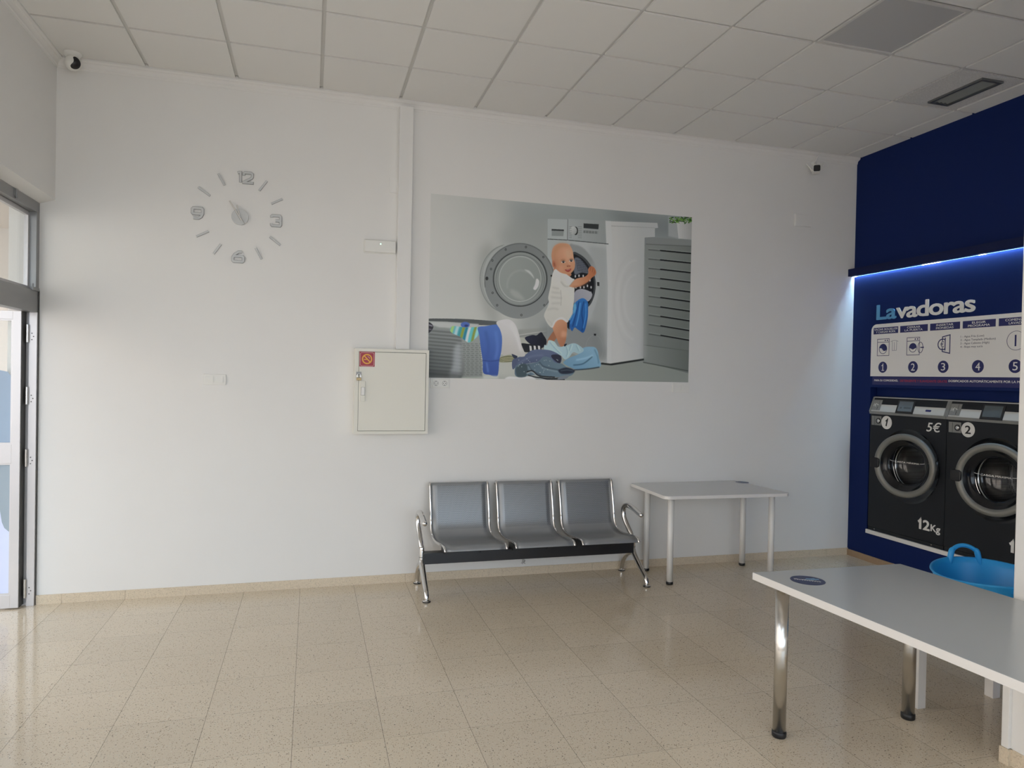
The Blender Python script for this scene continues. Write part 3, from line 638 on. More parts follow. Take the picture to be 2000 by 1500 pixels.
# cameras
t = thing('security_camera', 'round white dome camera with a black eye in the left ceiling corner', 'security camera', (-0.452, -0.12, 3.82))
MB().lathe([(0, -0.034), (0.030, -0.034), (0.044, -0.026), (0.054, -0.012), (0.056, 0.0)], (-0.452, -0.115, H + 0.001), (0, 0, 1), 36).build('camera_base', M_PLASTIC, t)
ball = Vector((-0.442, -0.135, 3.752)); rb = 0.052
sp = MB(); n = 24
pr = [(rb * math.sin(R(a)), -rb * math.cos(R(a))) for a in range(0, 181, 9)]
sp.lathe(pr, ball, (0, 0, 1), 36).build('camera_ball', M_PLASTIC, t)
vd = (Vector(cam.location) - ball); vd = Vector((0.52, -0.83, -0.22)).normalized()
side = Vector((0, 0, 1)).cross(vd).normalized(); upv = vd.cross(side)
# the black window: a bean-shaped patch following the ball
pts = [(-0.30, 0.62), (-0.05, 0.80), (0.30, 0.66), (0.55, 0.34), (0.64, 0.0), (0.56, -0.36), (0.32, -0.64), (-0.02, -0.76), (-0.34, -0.70), (-0.50, -0.48), (-0.42, -0.24), (-0.24, 0.02), (-0.22, 0.34)]
vs = []; fs = []
m_ = len(pts); rings = [0.0, 0.25, 0.5, 0.75, 1.0]
cc = (0.12, -0.02)
for _ in range(2): pts = [q for i in range(len(pts)) for q in ((pts[i - 1][0] * .25 + pts[i][0] * .75, pts[i - 1][1] * .25 + pts[i][1] * .75), (pts[i][0] * .75 + pts[(i + 1) % len(pts)][0] * .25, pts[i][1] * .75 + pts[(i + 1) % len(pts)][1] * .25))]
m_ = len(pts)
for r_ in rings:
    for p_ in pts:
        a = cc[0] + (p_[0] - cc[0]) * r_; b = cc[1] + (p_[1] - cc[1]) * r_
        zz = math.sqrt(max(0, 1 - a * a - b * b)); vs.append(ball + (side * a + upv * b + vd * zz) * (rb + 0.0026))
for j in range(4):
    for i in range(m_): fs.append((j * m_ + i, j * m_ + (i + 1) % m_, (j + 1) * m_ + (i + 1) % m_, (j + 1) * m_ + i))
MB().add(vs, fs, True).build('camera_window', M_BLACK, t)
t = thing('security_camera', 'small boxy white camera with two stub antennas near the blue wall', 'security camera', (5.66, 0, 3.70))
FC = Fr((5.630, -0.130, 3.648), (0.84, -0.54, 0), (0, 0, 1), (-0.54, -0.84, 0))
bdy = MB(); poly(bdy, FC, rrect_pts(-0.034, -0.032, 0.034, 0.034, 0.012, 4), -0.075, 0.0); bdy.build('camera_body', M_PLASTIC, t, bevel=0.002)
ln = MB(); poly(ln, FC, rrect_pts(-0.029, -0.028, 0.029, 0.029, 0.012, 4), 0.0, 0.002); ln.build('camera_lens_plate', M_BLACK, t)
MB().tube([FC.p(0, 0.02, -0.06), (5.685, -0.04, 3.70), (5.70, -0.008, 3.735)], 0.010, n=10, sub=4).build('camera_bracket', M_PLASTIC, t)
MB().lathe([(0, 0.010), (0.024, 0.009), (0.026, 0)], (5.70, 0, 3.735), (0, -1, 0), 24).build('bracket_base', M_PLASTIC, t)
MB().tube([FC.p(-0.034, -0.018, -0.03), FC.p(-0.058, 0.02, -0.035), FC.p(-0.088, 0.058, -0.04)], [0.008, 0.006, 0.005], n=10, sub=3).build('antenna', M_PLASTIC, t)
MB().tube([FC.p(0.036, 0.0, -0.04), FC.p(0.056, 0.02, -0.04), FC.p(0.062, 0.062, -0.04)], [0.007, 0.005, 0.004], n=10, sub=3).build('antenna', M_PLASTIC, t)
MB().tube([(5.69, -0.012, 3.70), (5.70, -0.014, 3.745), (5.715, -0.045, 3.80), (5.735, -0.055, 3.83)], 0.0035, n=8, sub=3).build('camera_cable', M_WHITE, t)

# ------------------------------------------------------------------ waiting bench
B = thing('waiting_bench', 'three-seat perforated steel bench with chrome arms and black beam', 'bench', (2.88, -0.3, 0))
MB().box(2.006, -0.315, 0.215, 3.765, -0.235, 0.300).build('beam', M_BEAM, B, bevel=0.004)
prof = [(-0.045, 0.780), (-0.055, 0.795), (-0.072, 0.800), (-0.088, 0.790), (-0.098, 0.765), (-0.118, 0.690), (-0.140, 0.600), (-0.158, 0.520), (-0.172, 0.470), (-0.190, 0.435), (-0.218, 0.408), (-0.260, 0.392), (-0.320, 0.386), (-0.400, 0.390), (-0.470, 0.395), (-0.515, 0.392), (-0.540, 0.380), (-0.550, 0.362)]
def smooth_path(P, sub=4):
    P = [Vector((0, a, b)) for a, b in P]; out = []
    for i in range(len(P) - 1):
        p0, p1, p2, p3 = P[max(i - 1, 0)], P[i], P[i + 1], P[min(i + 2, len(P) - 1)]
        for k in range(sub):
            t_ = k / sub; out.append(0.5 * ((2 * p1) + (p2 - p0) * t_ + (2 * p0 - 5 * p1 + 4 * p2 - p3) * t_ * t_ + (3 * p1 - p0 - 3 * p2 + p3) * t_ ** 3))
    out.append(P[-1]); return out
SPp = smooth_path(prof)
def skew(p): return 0.045 * max(0.0, min(1.0, (-p.y - 0.17) / 0.38))
for xa, xb in ((2.078, 2.562), (2.625, 3.109), (3.166, 3.654)):
    me = bpy.data.meshes.new('seat'); bm = bmesh.new(); uvl = bm.loops.layers.uv.new('UVMap')
    arc = 0; prev = None; rows = []
    for p in SPp:
        if prev is not None: arc += (p - prev).length
        prev = p; s_ = skew(p)
        rows.append(([bm.verts.new((xa + 0.012 + s_ + (xb - xa - 0.024) * k / 8, p.y, p.z)) for k in range(9)], arc))
    for (r0, a0), (r1, a1) in zip(rows[:-1], rows[1:]):
        for k in range(8):
            f = bm.faces.new((r0[k], r0[k + 1], r1[k + 1], r1[k])); f.smooth = True
            for lp, (uu, vv) in zip(f.loops, ((k, a0), (k + 1, a0), (k + 1, a1), (k, a1))): lp[uvl].uv = (uu / 8 * (xb - xa - 0.024), vv)
    bmesh.ops.recalc_face_normals(bm, faces=bm.faces); bm.to_mesh(me); bm.free(); me.materials.append(M_SEAT)
    so = bpy.data.objects.new('seat', me); COL.objects.link(so); so.parent = B; so.matrix_parent_inverse = parent_matrix(B).inverted()
    md = so.modifiers.new('thick', 'SOLIDIFY'); md.thickness = 0.004; md.offset = 0
    for xe in (xa + 0.006, xb - 0.006):
        pts = [Vector((xe + skew(p), p.y, p.z - 0.001)) for p in SPp]
        MB().tube(pts, [0.0115] * len(pts), n=12, sx=0.85, sub=1).build('side_rail', M_CHROME, so)
        for i_ in (28, 38):
            q = pts[i_]; MB().lathe([(0, 0.004), (0.005, 0.003), (0.008, 0)], (q.x, q.y - 0.010, q.z + 0.003), (0, -0.9, 0.3), 14).build('bolt', M_CHROME, so)
    for xm in (xa + 0.10, xb - 0.10):
        MB().box(xm - 0.02, -0.36, 0.296, xm + 0.02, -0.22, 0.386).build('seat_bracket', M_BLACK, so, bevel=0.003)
for sx, xf, xt in ((0, 1.998, 1.982), (1, 3.776, 3.738)):
    fx = lambda z: xf + (xt - xf) * max(0, min(1, (z - 0.30) / 0.2))
    post = MB().tube([(xf, -0.275, 0.195), (xf, -0.275, 0.25), (xf, -0.275, 0.31), (xf, -0.272, 0.34)], [0.021, 0.020, 0.019, 0.018], n=18, sub=3)
    po = post.build('leg_post', M_CHROME, B)
    MB().cyl((xf, -0.275, 0.262), (xf, -0.275, 0.267), 0.0215).build('post_collar', M_SILV2, po)
    arm = [(-0.272, 0.335), (-0.250, 0.375), (-0.205, 0.425), (-0.168, 0.480), (-0.155, 0.535), (-0.170, 0.575), (-0.215, 0.597), (-0.280, 0.600), (-0.360, 0.590), (-0.440, 0.574), (-0.490, 0.566), (-0.501, 0.564), (-0.506, 0.563)]
    MB().tube([(fx(z), y, z) for y, z in arm], [0.019, 0.020, 0.0205, 0.0205, 0.0205, 0.021, 0.022, 0.022, 0.022, 0.021, 0.0195, 0.014, 0.004], n=16, sub=5).build('armrest', M_CHROME, B)
    ft = [(-0.275, 0.235), (-0.300, 0.205), (-0.355, 0.165), (-0.420, 0.122), (-0.478, 0.088), (-0.518, 0.062), (-0.535, 0.036), (-0.538, 0.016)]
    lg = MB().tube([(xf, y, z) for y, z in ft], [0.023, 0.023, 0.0225, 0.022, 0.0205, 0.0195, 0.018, 0.017], n=16, sub=5).build('leg', M_CHROME, B)
    MB().lathe([(0, 0.020), (0.014, 0.020), (0.018, 0.013), (0.028, 0.011), (0.030, 0.008)], (xf, -0.538, 0), (0, 0, 1), 28).build('foot', M_CHROME, lg)
    MB().lathe([(0, 0.009), (0.029, 0.009), (0.031, 0.004), (0.030, 0.0)], (xf, -0.538, 0), (0, 0, 1), 28).build('foot_pad', M_BLACK, lg)
    bk = [(-0.275, 0.235), (-0.252, 0.215), (-0.205, 0.192), (-0.150, 0.160), (-0.102, 0.115), (-0.072, 0.070), (-0.064, 0.040), (-0.062, 0.016)]
    lg = MB().tube([(xf, y, z) for y, z in bk], [0.023, 0.023, 0.0225, 0.022, 0.0205, 0.0195, 0.018, 0.017], n=16, sub=5).build('leg', M_CHROME, B)
    MB().lathe([(0, 0.020), (0.014, 0.020), (0.018, 0.013), (0.028, 0.011), (0.030, 0.008)], (xf, -0.062, 0), (0, 0, 1), 28).build('foot', M_CHROME, lg)
    MB().lathe([(0, 0.009), (0.029, 0.009), (0.031, 0.004), (0.030, 0.0)], (xf, -0.062, 0), (0, 0, 1), 28).build('foot_pad', M_BLACK, lg)

# ------------------------------------------------------------------ tables
def round_corners(P, rads, n=6):
    out = []
    for i, p in enumerate(P):
        r = rads[i]; p = Vector(p)
        if r <= 0: out.append((p.x, p.y)); continue
        a = Vector(P[i - 1]); b = Vector(P[(i + 1) % len(P)])
        pa = p + (a - p).normalized() * r; pb = p + (b - p).normalized() * r
        for k in range(n + 1):
            t_ = k / n; q = pa * (1 - t_) ** 2 + p * 2 * t_ * (1 - t_) + pb * t_ * t_; out.append((q.x, q.y))
    return out
def table_leg(root, x, y, r, top, m, foot_h=0.03):
    o = MB().cyl((x, y, foot_h), (x, y, top - 0.001), r, n=36).build('leg', m, root)
    MB().lathe([(0, foot_h + 0.001), (r + 0.001, foot_h + 0.001), (r + 0.003, foot_h - 0.004), (r + 0.003, 0.006), (r, 0.0), (0, 0)], (x, y, 0), (0, 0, 1), 36).build('foot_cap', M_BLACK, o)
    MB().cyl((x, y, top - 0.004), (x, y, top), r + 0.018, n=36).build('mount_plate', m, o)
T = thing('side_table', 'white table with four slim white legs against the back wall', 'table', (4.4, -0.35, 0))
FZ = Fr((0, 0, 0), (1, 0, 0), (0, 1, 0), (0, 0, 1))
tp = round_corners([(3.862, -0.012), (3.838, -0.700), (4.975, -0.735), (4.905, -0.012)], [0.03, 0.06, 0.07, 0.03])
o = poly(MB(), FZ, tp, 0.724, 0.7492).build('tabletop', M_TABLE, T, bevel=0.002); poly(MB(), FZ, [(4.4 + (a - 4.4) * 0.997, -0.37 + (b + 0.37) * 0.994) for a, b in tp], 0.7491, 0.750).build('top_laminate', M_TOP_LIT, o)
for x, y in ((3.985, -0.110), (3.988, -0.520), (4.928, -0.135), (4.935, -0.530)): table_leg(T, x, y, 0.0255, 0.724, M_LEGW, 0.022)
T = thing('folding_table', 'large white worktop on polished steel legs in the right foreground', 'table', (3.7, -3.4, 0))
A1, A2 = Vector((3.212, -2.716)), Vector((4.068, -2.737)); E1, E2 = Vector((0.0698, -1.0)), Vector((0.066, -1.0))
tp = [A1, A1 + E1 * 1.72, A2 + E2 * 1.72, A2]
o = poly(MB(), FZ, [(p.x, p.y) for p in tp], 0.716, 0.7492).build('tabletop', M_TABLE, T, bevel=0.0012); cxx = sum(tp, Vector((0, 0))) / 4; poly(MB(), FZ, [(cxx.x + (p.x - cxx.x) * 0.996, cxx.y + (p.y - cxx.y) * 0.998) for p in tp], 0.7491, 0.750).build('top_laminate', M_TOP, o)
for x, y in ((3.302, -2.822), (4.052, -2.826), (3.408, -4.32), (4.08, -4.32)): table_leg(T, x, y, 0.030, 0.716, M_STEEL, 0.028)
def table_sticker(x, y, r, ang, z, label):
    t = thing('round_sticker', label, 'sticker', (x, y, z))
    F = Fr((x, y, z), (math.cos(ang), math.sin(ang), 0), (-math.sin(ang), math.cos(ang), 0), (0, 0, 1))
    poly(MB(), F, circ(0, 0, r, 48), 0.0002, 0.0008).build('sticker_sheet', M_STBLUE, t)
    k = r / 0.075
    S = lambda L: [(a * k, b * k) for a, b in L]
    mb = MB()
    for a in range(11): mb.ribbon(S([(-0.058 + a * 0.0105, 0.004 + 0.004 * math.sin(a * 2.1)), (-0.0535 + a * 0.0105, -0.006), (-0.050 + a * 0.0105, 0.003 + 0.003 * math.cos(a * 1.7))]), 0.0034 * k, F, 0.0008, 0.0011 + a * 1e-5)
    mb.build('sticker_lettering', M_LETTW, t, weld=False)
    poly(MB(), F, S([(-0.012, 0.012), (0.020, 0.016), (0.050, 0.030), (0.046, 0.046), (0.034, 0.038), (0.026, 0.046), (0.010, 0.034), (-0.006, 0.030)]), 0.0008, 0.0012).build('sticker_swoosh', M_STLB, t)
table_sticker(3.386, -2.889, 0.0765, R(-38), 0.750, 'round navy sticker with white lettering at the near corner of the large worktop')
table_sticker(4.915, -0.128, 0.058, R(-20), 0.750, 'round navy sticker on the white table against the back wall')

# low stand and tub
T = thing('low_stand', 'small square white stand under the blue tub, behind the large worktop', 'stand', (4.46, -2.99, 0))
MB().box(4.180, -3.262, 0.395, 4.730, -2.712, 0.445).build('stand_top', M_TABLE, T, bevel=0.002)
for x, y in ((4.180, -3.262), (4.680, -3.262), (4.180, -2.762), (4.680, -2.762)):
    MB().box(x, y, 0, x + 0.05, y + 0.05, 0.395).build('leg', M_TABLE, T, bevel=0.0015)
T = thing('laundry_tub', 'bright blue flexible plastic tub with two handles beside the pillar', 'tub', (4.53, -2.88, 0.445))
tc_ = Vector((4.53, -2.885, 0)); th_h = R(71)
NN = 96
def tub_ring(r, z, off=0.0, dip=0.0):
    out = []
    for i in range(NN):
        a = 2 * PI * i / NN
        z_ = z + dip * 0.022 * (1 + math.cos(2 * (a - th_h))) / 2
        out.append((tc_.x + (r + off) * math.cos(a) * 1.0, tc_.y + (r + off) * math.sin(a), z_))
    return out
rings = [(0.0, 0.449, 0), (0.18, 0.449, 0), (0.205, 0.456, 0), (0.222, 0.50, 0), (0.250, 0.60, 0.3), (0.272, 0.675, 0.8), (0.281, 0.700, 1), (0.292, 0.704, 1), (0.294, 0.697, 1), (0.288, 0.690, 1), (0.279, 0.675, 0.8), (0.257, 0.60, 0.3), (0.229, 0.50, 0), (0.213, 0.452, 0), (0.19, 0.446, 0), (0.0, 0.446, 0)]
tb = MB(); vs = []
for r_, z_, d_ in rings: vs += tub_ring(max(r_, 0.0005), z_ + 0.0, 0, d_)
fs = [(j * NN + i, j * NN + (i + 1) % NN, (j + 1) * NN + (i + 1) % NN, (j + 1) * NN + i) for j in range(len(rings) - 1) for i in range(NN)]
tb.add(vs, fs, True); tb.build('tub_body', M_TUB, T, weld=False)
for s_ in (0, PI):
    a0 = th_h + s_; half = R(16.5); P = []
    for k in range(13):
        u = k / 12; a = a0 - half + 2 * half * u
        hh = 0.075 * math.sin(PI * u) ** 0.42 if 0 < u < 1 else -0.03
        rr = 0.286 + 0.006 * math.sin(PI * u)
        P.append((tc_.x + rr * math.cos(a), tc_.y + rr * math.sin(a), 0.712 + hh))
    MB().tube(P, [0.015] * 2 + [0.0115] * 9 + [0.015] * 2, n=14, sub=4).build('tub_handle', M_TUB, T)

# ------------------------------------------------------------------ light shelf over the washers
T = thing('light_shelf', 'navy shelf strip with a blue-white light line glowing underneath', 'shelf light', (XR, -1.4, 2.72))
MB().box(XR - 0.075, -3.2, 2.690, XR - 0.022, -0.002, 2.760).box(XR - 0.022, -3.2, 2.725, XR, -0.002, 2.760).build('shelf_board', M_BLUE2, T, weld=False)
MB().box(XR - 0.017, -3.19, 2.716, XR - 0.007, -0.006, 2.724).build('light_strip', M_LED, T)
MB().box(XR - 0.0185, -3.19, 2.6885, XR - 0.0165, -0.006, 2.6915).build('light_line', M_LEDL, T)
for a, b in ((-0.02, -0.05), (-0.80, -0.98), (-1.33, -1.39)):
    MB().box(XR - 0.0195, b, 2.6870, XR - 0.014, a, 2.6915).build('bright_segment', M_LEDH, T)

# ------------------------------------------------------------------ washing machines
MW = 0.820
def washer(k, badge, price, label):
    u0 = 0.252 + MW * k
    F = FR.shift(u0, 0)
    t = thing('washing_machine', label, 'washing machine', (XR + 0.4, -(u0 + MW / 2), NV0), 'row of washing machines')
    zb, zt = NV0 + 0.004, 1.390
    cu, cv, rh = 0.440, 0.945, 0.325
    # front sheet with a round opening, plus the sides
    NS = 64; front = MB(); g_ = 0.0025
    sq = []
    for i in range(NS):
        a = 2 * PI * i / NS; c, s = math.cos(a), math.sin(a)
        hx = (MW - g_ - cu) if c > 0 else (cu - g_); hz = (zt - cv) if s > 0 else (cv - zb - 0.03)
        kx = hx / abs(c) if abs(c) > 1e-6 else 1e9; kz = hz / abs(s) if abs(s) > 1e-6 else 1e9
        kk = min(kx, kz); sq.append((cu + c * kk, cv + s * kk))
    for cx_, cy_ in ((MW - g_, zt), (g_, zt), (g_, zb + 0.03), (MW - g_, zb + 0.03)):
        i = min(range(NS), key=lambda j: (sq[j][0] - cx_) ** 2 + (sq[j][1] - cy_) ** 2); sq[i] = (cx_, cy_)
    ci = circ(cu, cv, rh, NS)
    A = [F.p(a, b, 0.004) for a, b in sq]; Bp = [F.p(a, b, 0.004) for a, b in ci]
    front.add(A + Bp, [(i, (i + 1) % NS, NS + (i + 1) % NS, NS + i) for i in range(NS)])
    Bk = [F.p(a, b, -0.7) for a, b in sq]
    front.add(A + Bk, [(i, (i + 1) % NS, NS + (i + 1) % NS, NS + i) for i in range(NS)])
    front.add(Bk, [tuple(range(NS))])
    front.build('machine_body', M_MACH, t)
    rect(MB(), F, 0.004, zb, MW - 0.004, zb + 0.027, -0.6, 0.002).build('base_panel', M_MACH, t, bevel=0.001)
    for u_ in (0.08, 0.70): MB().cyl(F.p(u_, zb + 0.013, 0.002), F.p(u_, zb + 0.013, 0.0035), 0.005, n=14).build('screw', M_STEEL, t)
    cen = F.p(cu, cv, 0)
    rc = MB().lathe([(rh + 0.0005, 0.004), (rh - 0.012, -0.004), (rh - 0.03, -0.016), (0.255, -0.022), (0.240, -0.032), (0.225, -0.060)], cen, F.n, 64)
    rc.build('door_recess', M_MACHD, t)
    ri = MB().lathe([(0.225, -0.058), (0.205, -0.064), (0.200, -0.075), (0.203, -0.09)], cen, F.n, 64); ri.build('drum_rim', M_CHROME, t)
    MB().lathe([(0.215, -0.09), (0.27, -0.12), (0.27, -0.44), (0.24, -0.47), (0, -0.47)], cen, F.n, 64).build('drum', M_DRUM, t)
    # door, left ajar
    hinge = F.p(0.760, cv + 0.014, 0.036)
    D = Fr((0, 0, 0), F.u, F.v, F.n)      # door frame around the hinge point
    c = D.p(-0.275, 0, 0.0)
    ring = MB().lathe([(0.262, -0.020), (0.273, -0.012), (0.277, 0.000), (0.274, 0.012), (0.264, 0.020), (0.248, 0.022), (0.232, 0.018), (0.222, 0.008), (0.219, -0.006), (0.222, -0.02)], c, D.n, 72, close=True)
    d = ring.build('machine_door', M_RING, t); d.location = Vector(hinge) - parent_matrix(t).translation; d.rotation_euler = (0, 0, R(12.0))
    d.matrix_parent_inverse = Matrix.Identity(4)
    def sub(mb, name, m, **kw):
        o = mb.build(name, m, None, **kw); o.parent = d; return o
    sub(MB().lathe([(0.221, 0.004), (0.205, -0.010), (0.190, -0.022), (0.178, -0.026), (0.170, -0.038), (0.166, -0.042)], c, D.n, 64), 'door_liner', M_MACHD)
    sub(MB().lathe([(0.270, -0.018), (0.240, -0.030), (0.200, -0.036), (0.172, -0.044)], c, D.n, 64), 'door_back', M_MACHD)
    sub(MB().lathe([(0.169, -0.036), (0.167, -0.070), (0.160, -0.098), (0.143, -0.122), (0.115, -0.138), (0.075, -0.147), (0.0, -0.150)], c, D.n, 64), 'door_glass', M_GLASSD)
    hb_ = MB(); poly(hb_, D, [(-0.580, -0.036), (-0.565, -0.046), (-0.512, -0.046), (-0.498, -0.034), (-0.498, 0.034), (-0.512, 0.046), (-0.565, 0.046), (-0.580, 0.036)], -0.025, 0.025)
    sub(hb_, 'door_latch', M_MACHD, bevel=0.006)
    hg_ = MB().cyl(D.p(0.0, -0.07, -0.006), D.p(0.0, 0.07, -0.006), 0.013, n=16); sub(hg_, 'door_hinge', M_BLACK)
    tx = text('lettering', 'CARGA MÁXIMA', D.shift(-0.275, 0.0), -0.108, 0.018, 0.108, 0.036, M_LETTW, None, -0.0345, -0.0340, bold=0.0); tx.parent = d
    sub(MB().ribbon([(-0.275 - 0.155, 0.033), (-0.275 - 0.135, 0.028), (-0.275 - 0.115, 0.027)], 0.003, D, -0.0345, -0.0340), 'marking_line', M_LETTW, weld=False)
    sub(MB().ribbon([(-0.275 + 0.155, 0.033), (-0.275 + 0.135, 0.028), (-0.275 + 0.115, 0.027)], 0.003, D, -0.0345, -0.0340), 'marking_line', M_LETTW, weld=False)
    # console
    cs = MB().prism([(0.017, 1.384), (0.019, 1.404), (-0.030, 1.541), (-0.045, 1.546), (-0.30, 1.546), (-0.30, 1.384)], F.p(0, 0, 0), F.n, F.v, F.u, 0.001, MW - 0.001)
    con = cs.build('console', M_SILV2, t, bevel=0.002)
    o_ = F.p(0, 1.404, 0.019); vdir = (F.n * -0.049 + F.v * 0.137).normalized(); ndir = F.u.cross(vdir)
    S = Fr(o_, F.u, vdir, ndir)
    rect(MB(), S, 0.020, 0.006, MW - 0.022, 0.074, 0, 0.0020).build('console_panel', M_SILV, con)
    rect(MB(), S, 0.020, 0.074, MW - 0.022, 0.137, 0, 0.0016).build('console_band', M_MACH, con)
    rect(MB(), S, 0.0, 0.1385, MW, 0.1445, 0.0, 0.0030).build('console_trim', M_SILV, con)
    for ua, ub in ((0.000, 0.018), (MW - 0.020, MW - 0.001)): rect(MB(), S, ua, 0.0, ub, 0.1385, 0, 0.0035).build('console_trim', M_SILV2, con)
    rect(MB(), S, 0.305, -0.001, 0.492, 0.122, 0.002, 0.007).build('screen_frame', M_BLACK, con, bevel=0.001)
    rect(MB(), S, 0.322, 0.020, 0.474, 0.112, 0.007, 0.0078).build('screen', M_SCREEN if k == 0 else M_SCREEN2, con)
    rect(MB(), S, 0.345, 0.045, 0.362, 0.058, 0.0078, 0.0082).build('screen_icon', M_SCREEN2, con); rect(MB(), S, 0.385, 0.045, 0.46, 0.060, 0.0078, 0.0082).build('screen_icon', M_SCREEN2, con)
    poly(MB(), S, rrect_pts(0.612, 0.032, 0.668, 0.050, 0.006, 4), 0.002, 0.0035).build('maker_badge', M_SIGNB, con)
    cp = rect(MB(), S, 0.022, 0.016, 0.122, 0.116, 0.002, 0.0045).build('coin_plate', M_SILV2, con, bevel=0.0008)
    text('lettering', '1€', S, 0.034, 0.052, 0.068, 0.082, M_LETTW, cp, 0.0045, 0.0050, bold=0.01, shear=0.2)
    rect(MB(), S, 0.093, 0.074, 0.0955, 0.110, 0.0045, 0.005).build('coin_slot', M_BLACK, cp)
    poly(MB(), S, [(0.072, 0.072), (0.090, 0.064), (0.090, 0.070), (0.074, 0.078)], 0.0045, 0.005).build('coin_arrow', M_LETTW, cp)
    rect(MB(), S, 0.085, 0.022, 0.089, 0.052, 0.0045, 0.005).build('coin_return', M_BLACK, cp)
    # cash box below, number disc, price and load
    cb_ = rect(MB(), F, 0.022, 1.281, 0.134, 1.366, 0.004, 0.009).build('cash_box', M_SILV2, t, bevel=0.001)
    rect(MB(), F, 0.056, 1.284, 0.0585, 1.363, 0.009, 0.0096).build('cash_box_seam', M_BLACK, cb_)
    MB().lathe([(0.026, 0.009), (0.026, 0.013), (0.021, 0.014), (0.019, 0.010)], F.p(0.104, 1.322, 0), F.n, 32).build('lock_collar', M_BLACK, cb_)
    MB().lathe([(0, 0.018), (0.008, 0.018), (0.015, 0.016), (0.018, 0.009)], F.p(0.104, 1.322, 0), F.n, 32).build('lock_cylinder', M_CHROME, cb_)
    nb = poly(MB(), F, circ(0.194, 1.313, 0.060, 48), 0.004, 0.0052).build('number_disc', M_LETTW, t)
    if k == 0: one('numeral', F, 0.190, 1.280, 0.066, 0.014, M_MACHD, nb, 0.0052, 0.0058, 0.22)
    else: text('numeral', badge, F, 0.168, 1.280, 0.220, 1.346, M_MACHD, nb, 0.0052, 0.0058, bold=0.018)
    if price: text('price_lettering', price, F, 0.622, 1.268, 0.768, 1.350, M_LETTW, t, 0.004, 0.0047, bold=0.011, shear=0.2)
    one('load_lettering', F, 0.586, 0.428, 0.087, 0.024, M_LETTW, t, 0.004, 0.0047, 0.0); text('load_lettering', '2', F, 0.612, 0.428, 0.682, 0.515, M_LETTW, t, 0.004, 0.0047, bold=0.03)
    text('load_lettering', 'Kg', F, 0.690, 0.415, 0.785, 0.492, M_LETTW, t, 0.004, 0.0047, bold=0.022)
    return t
washer(0, '1', '5€', 'charcoal front-loading washing machine numbered 1, priced 5€, nearest the back wall')
washer(1, '2', None, 'charcoal front-loading washing machine numbered 2, partly hidden by the white pillar')
tag(MB().box(XR - 0.018, -NU1, 0.266, XR + 0.003, -NU0 - 0.002, 0.3015).build('ledge', M_WHITE, bevel=0.001), 'white ledge strip running under the row of washing machines', 'ledge')

# ------------------------------------------------------------------ lettering and sign
T = thing('wall_lettering', 'raised word Lavadoras, light blue then white, on the navy wall', 'lettering', (XR, -0.8, 2.3))
text('lettering', 'La', FR, 0.292, 2.252, 0.522, 2.392, M_LETTB, T, 0.0, 0.004, bold=0.022, spacing=0.95)
text('lettering', 'vadoras', FR, 0.518, 2.250, 1.300, 2.393, M_LETTW, T, 0.0, 0.004, bold=0.022, spacing=0.9)
T = thing('instruction_sign', 'white sign with five numbered washing steps above the machines', 'sign', (XR, -1.1, 1.95))
SU1 = 1.98
sheet = rrect_pts(0.237, 1.733, SU1, 2.214, 0.06, 8, (0, 0, 0, 1))
poly(MB(), FR, sheet, 0, 0.003).build('sign_panel', M_PANELW, T)
lowp = rect(MB(), FR, 0.262, 1.655, SU1, 1.731, 0, 0.002).build('message_strip', M_SIGNB, T)
for (a, b, l1, l2, x1_, x2_) in ((0.264, 0.548, 'VACIAR BOLSILLOS', 'Y CARGAR ROPA', 0.272, 0.294), (0.570, 0.860, 'CERRAR', 'LA PUERTA', 0.645, 0.620), (0.884, 1.168, 'INSERTAR', 'MONEDAS', 0.945, 0.943), (1.193, 1.475, 'ELEGIR', 'PROGRAMA', 1.275, 1.240), (1.500, 1.785, 'COMENZAR', 'LAVADO', 1.552, 1.580)):
    hs = rect(MB(), FR, a, 2.122, b, 2.181, 0.003, 0.0038).build('heading_strip', M_SIGNB, T)
    c_ = (a + b) / 2
    text('heading_lettering', l1, FR, x1_, 2.1555, 2 * c_ - x1_, 2.173, M_PANELW, hs, 0.0038, 0.0044, bold=0.008)
    text('heading_lettering', l2, FR, x2_, 2.131, 2 * c_ - x2_, 2.1485, M_PANELW, hs, 0.0038, 0.0044, bold=0.008)
for k, (cx_, n_) in enumerate(((0.383, '1'), (0.718, '2'), (1.021, '3'), (1.335, '4'), (1.639, '5'))):
    dd = poly(MB(), FR, circ(cx_, 1.816, 0.051, 40), 0.003, 0.0038).build('step_disc', M_SIGNB, T)
    hw = 0.020
    if k == 0: one('step_number', FR, cx_ + 0.002, 1.785, 0.062, 0.008, M_PANELW, dd, 0.0038, 0.0044, 0.0, 0.24)
    else: text('step_number', n_, FR, cx_ - hw, 1.785, cx_ + hw, 1.847, M_PANELW, dd, 0.0038, 0.0044, bold=-0.005)
MI = M_SIGNB
def ink(name, wd, paths, closed=False, m=None, d=0.003):
    mb = MB()
    for i, p in enumerate(paths): mb.ribbon(p, wd, FR, d, d + 0.0007 + i * 2e-5, closed)
    return mb.build(name, m or MI, T, weld=False)
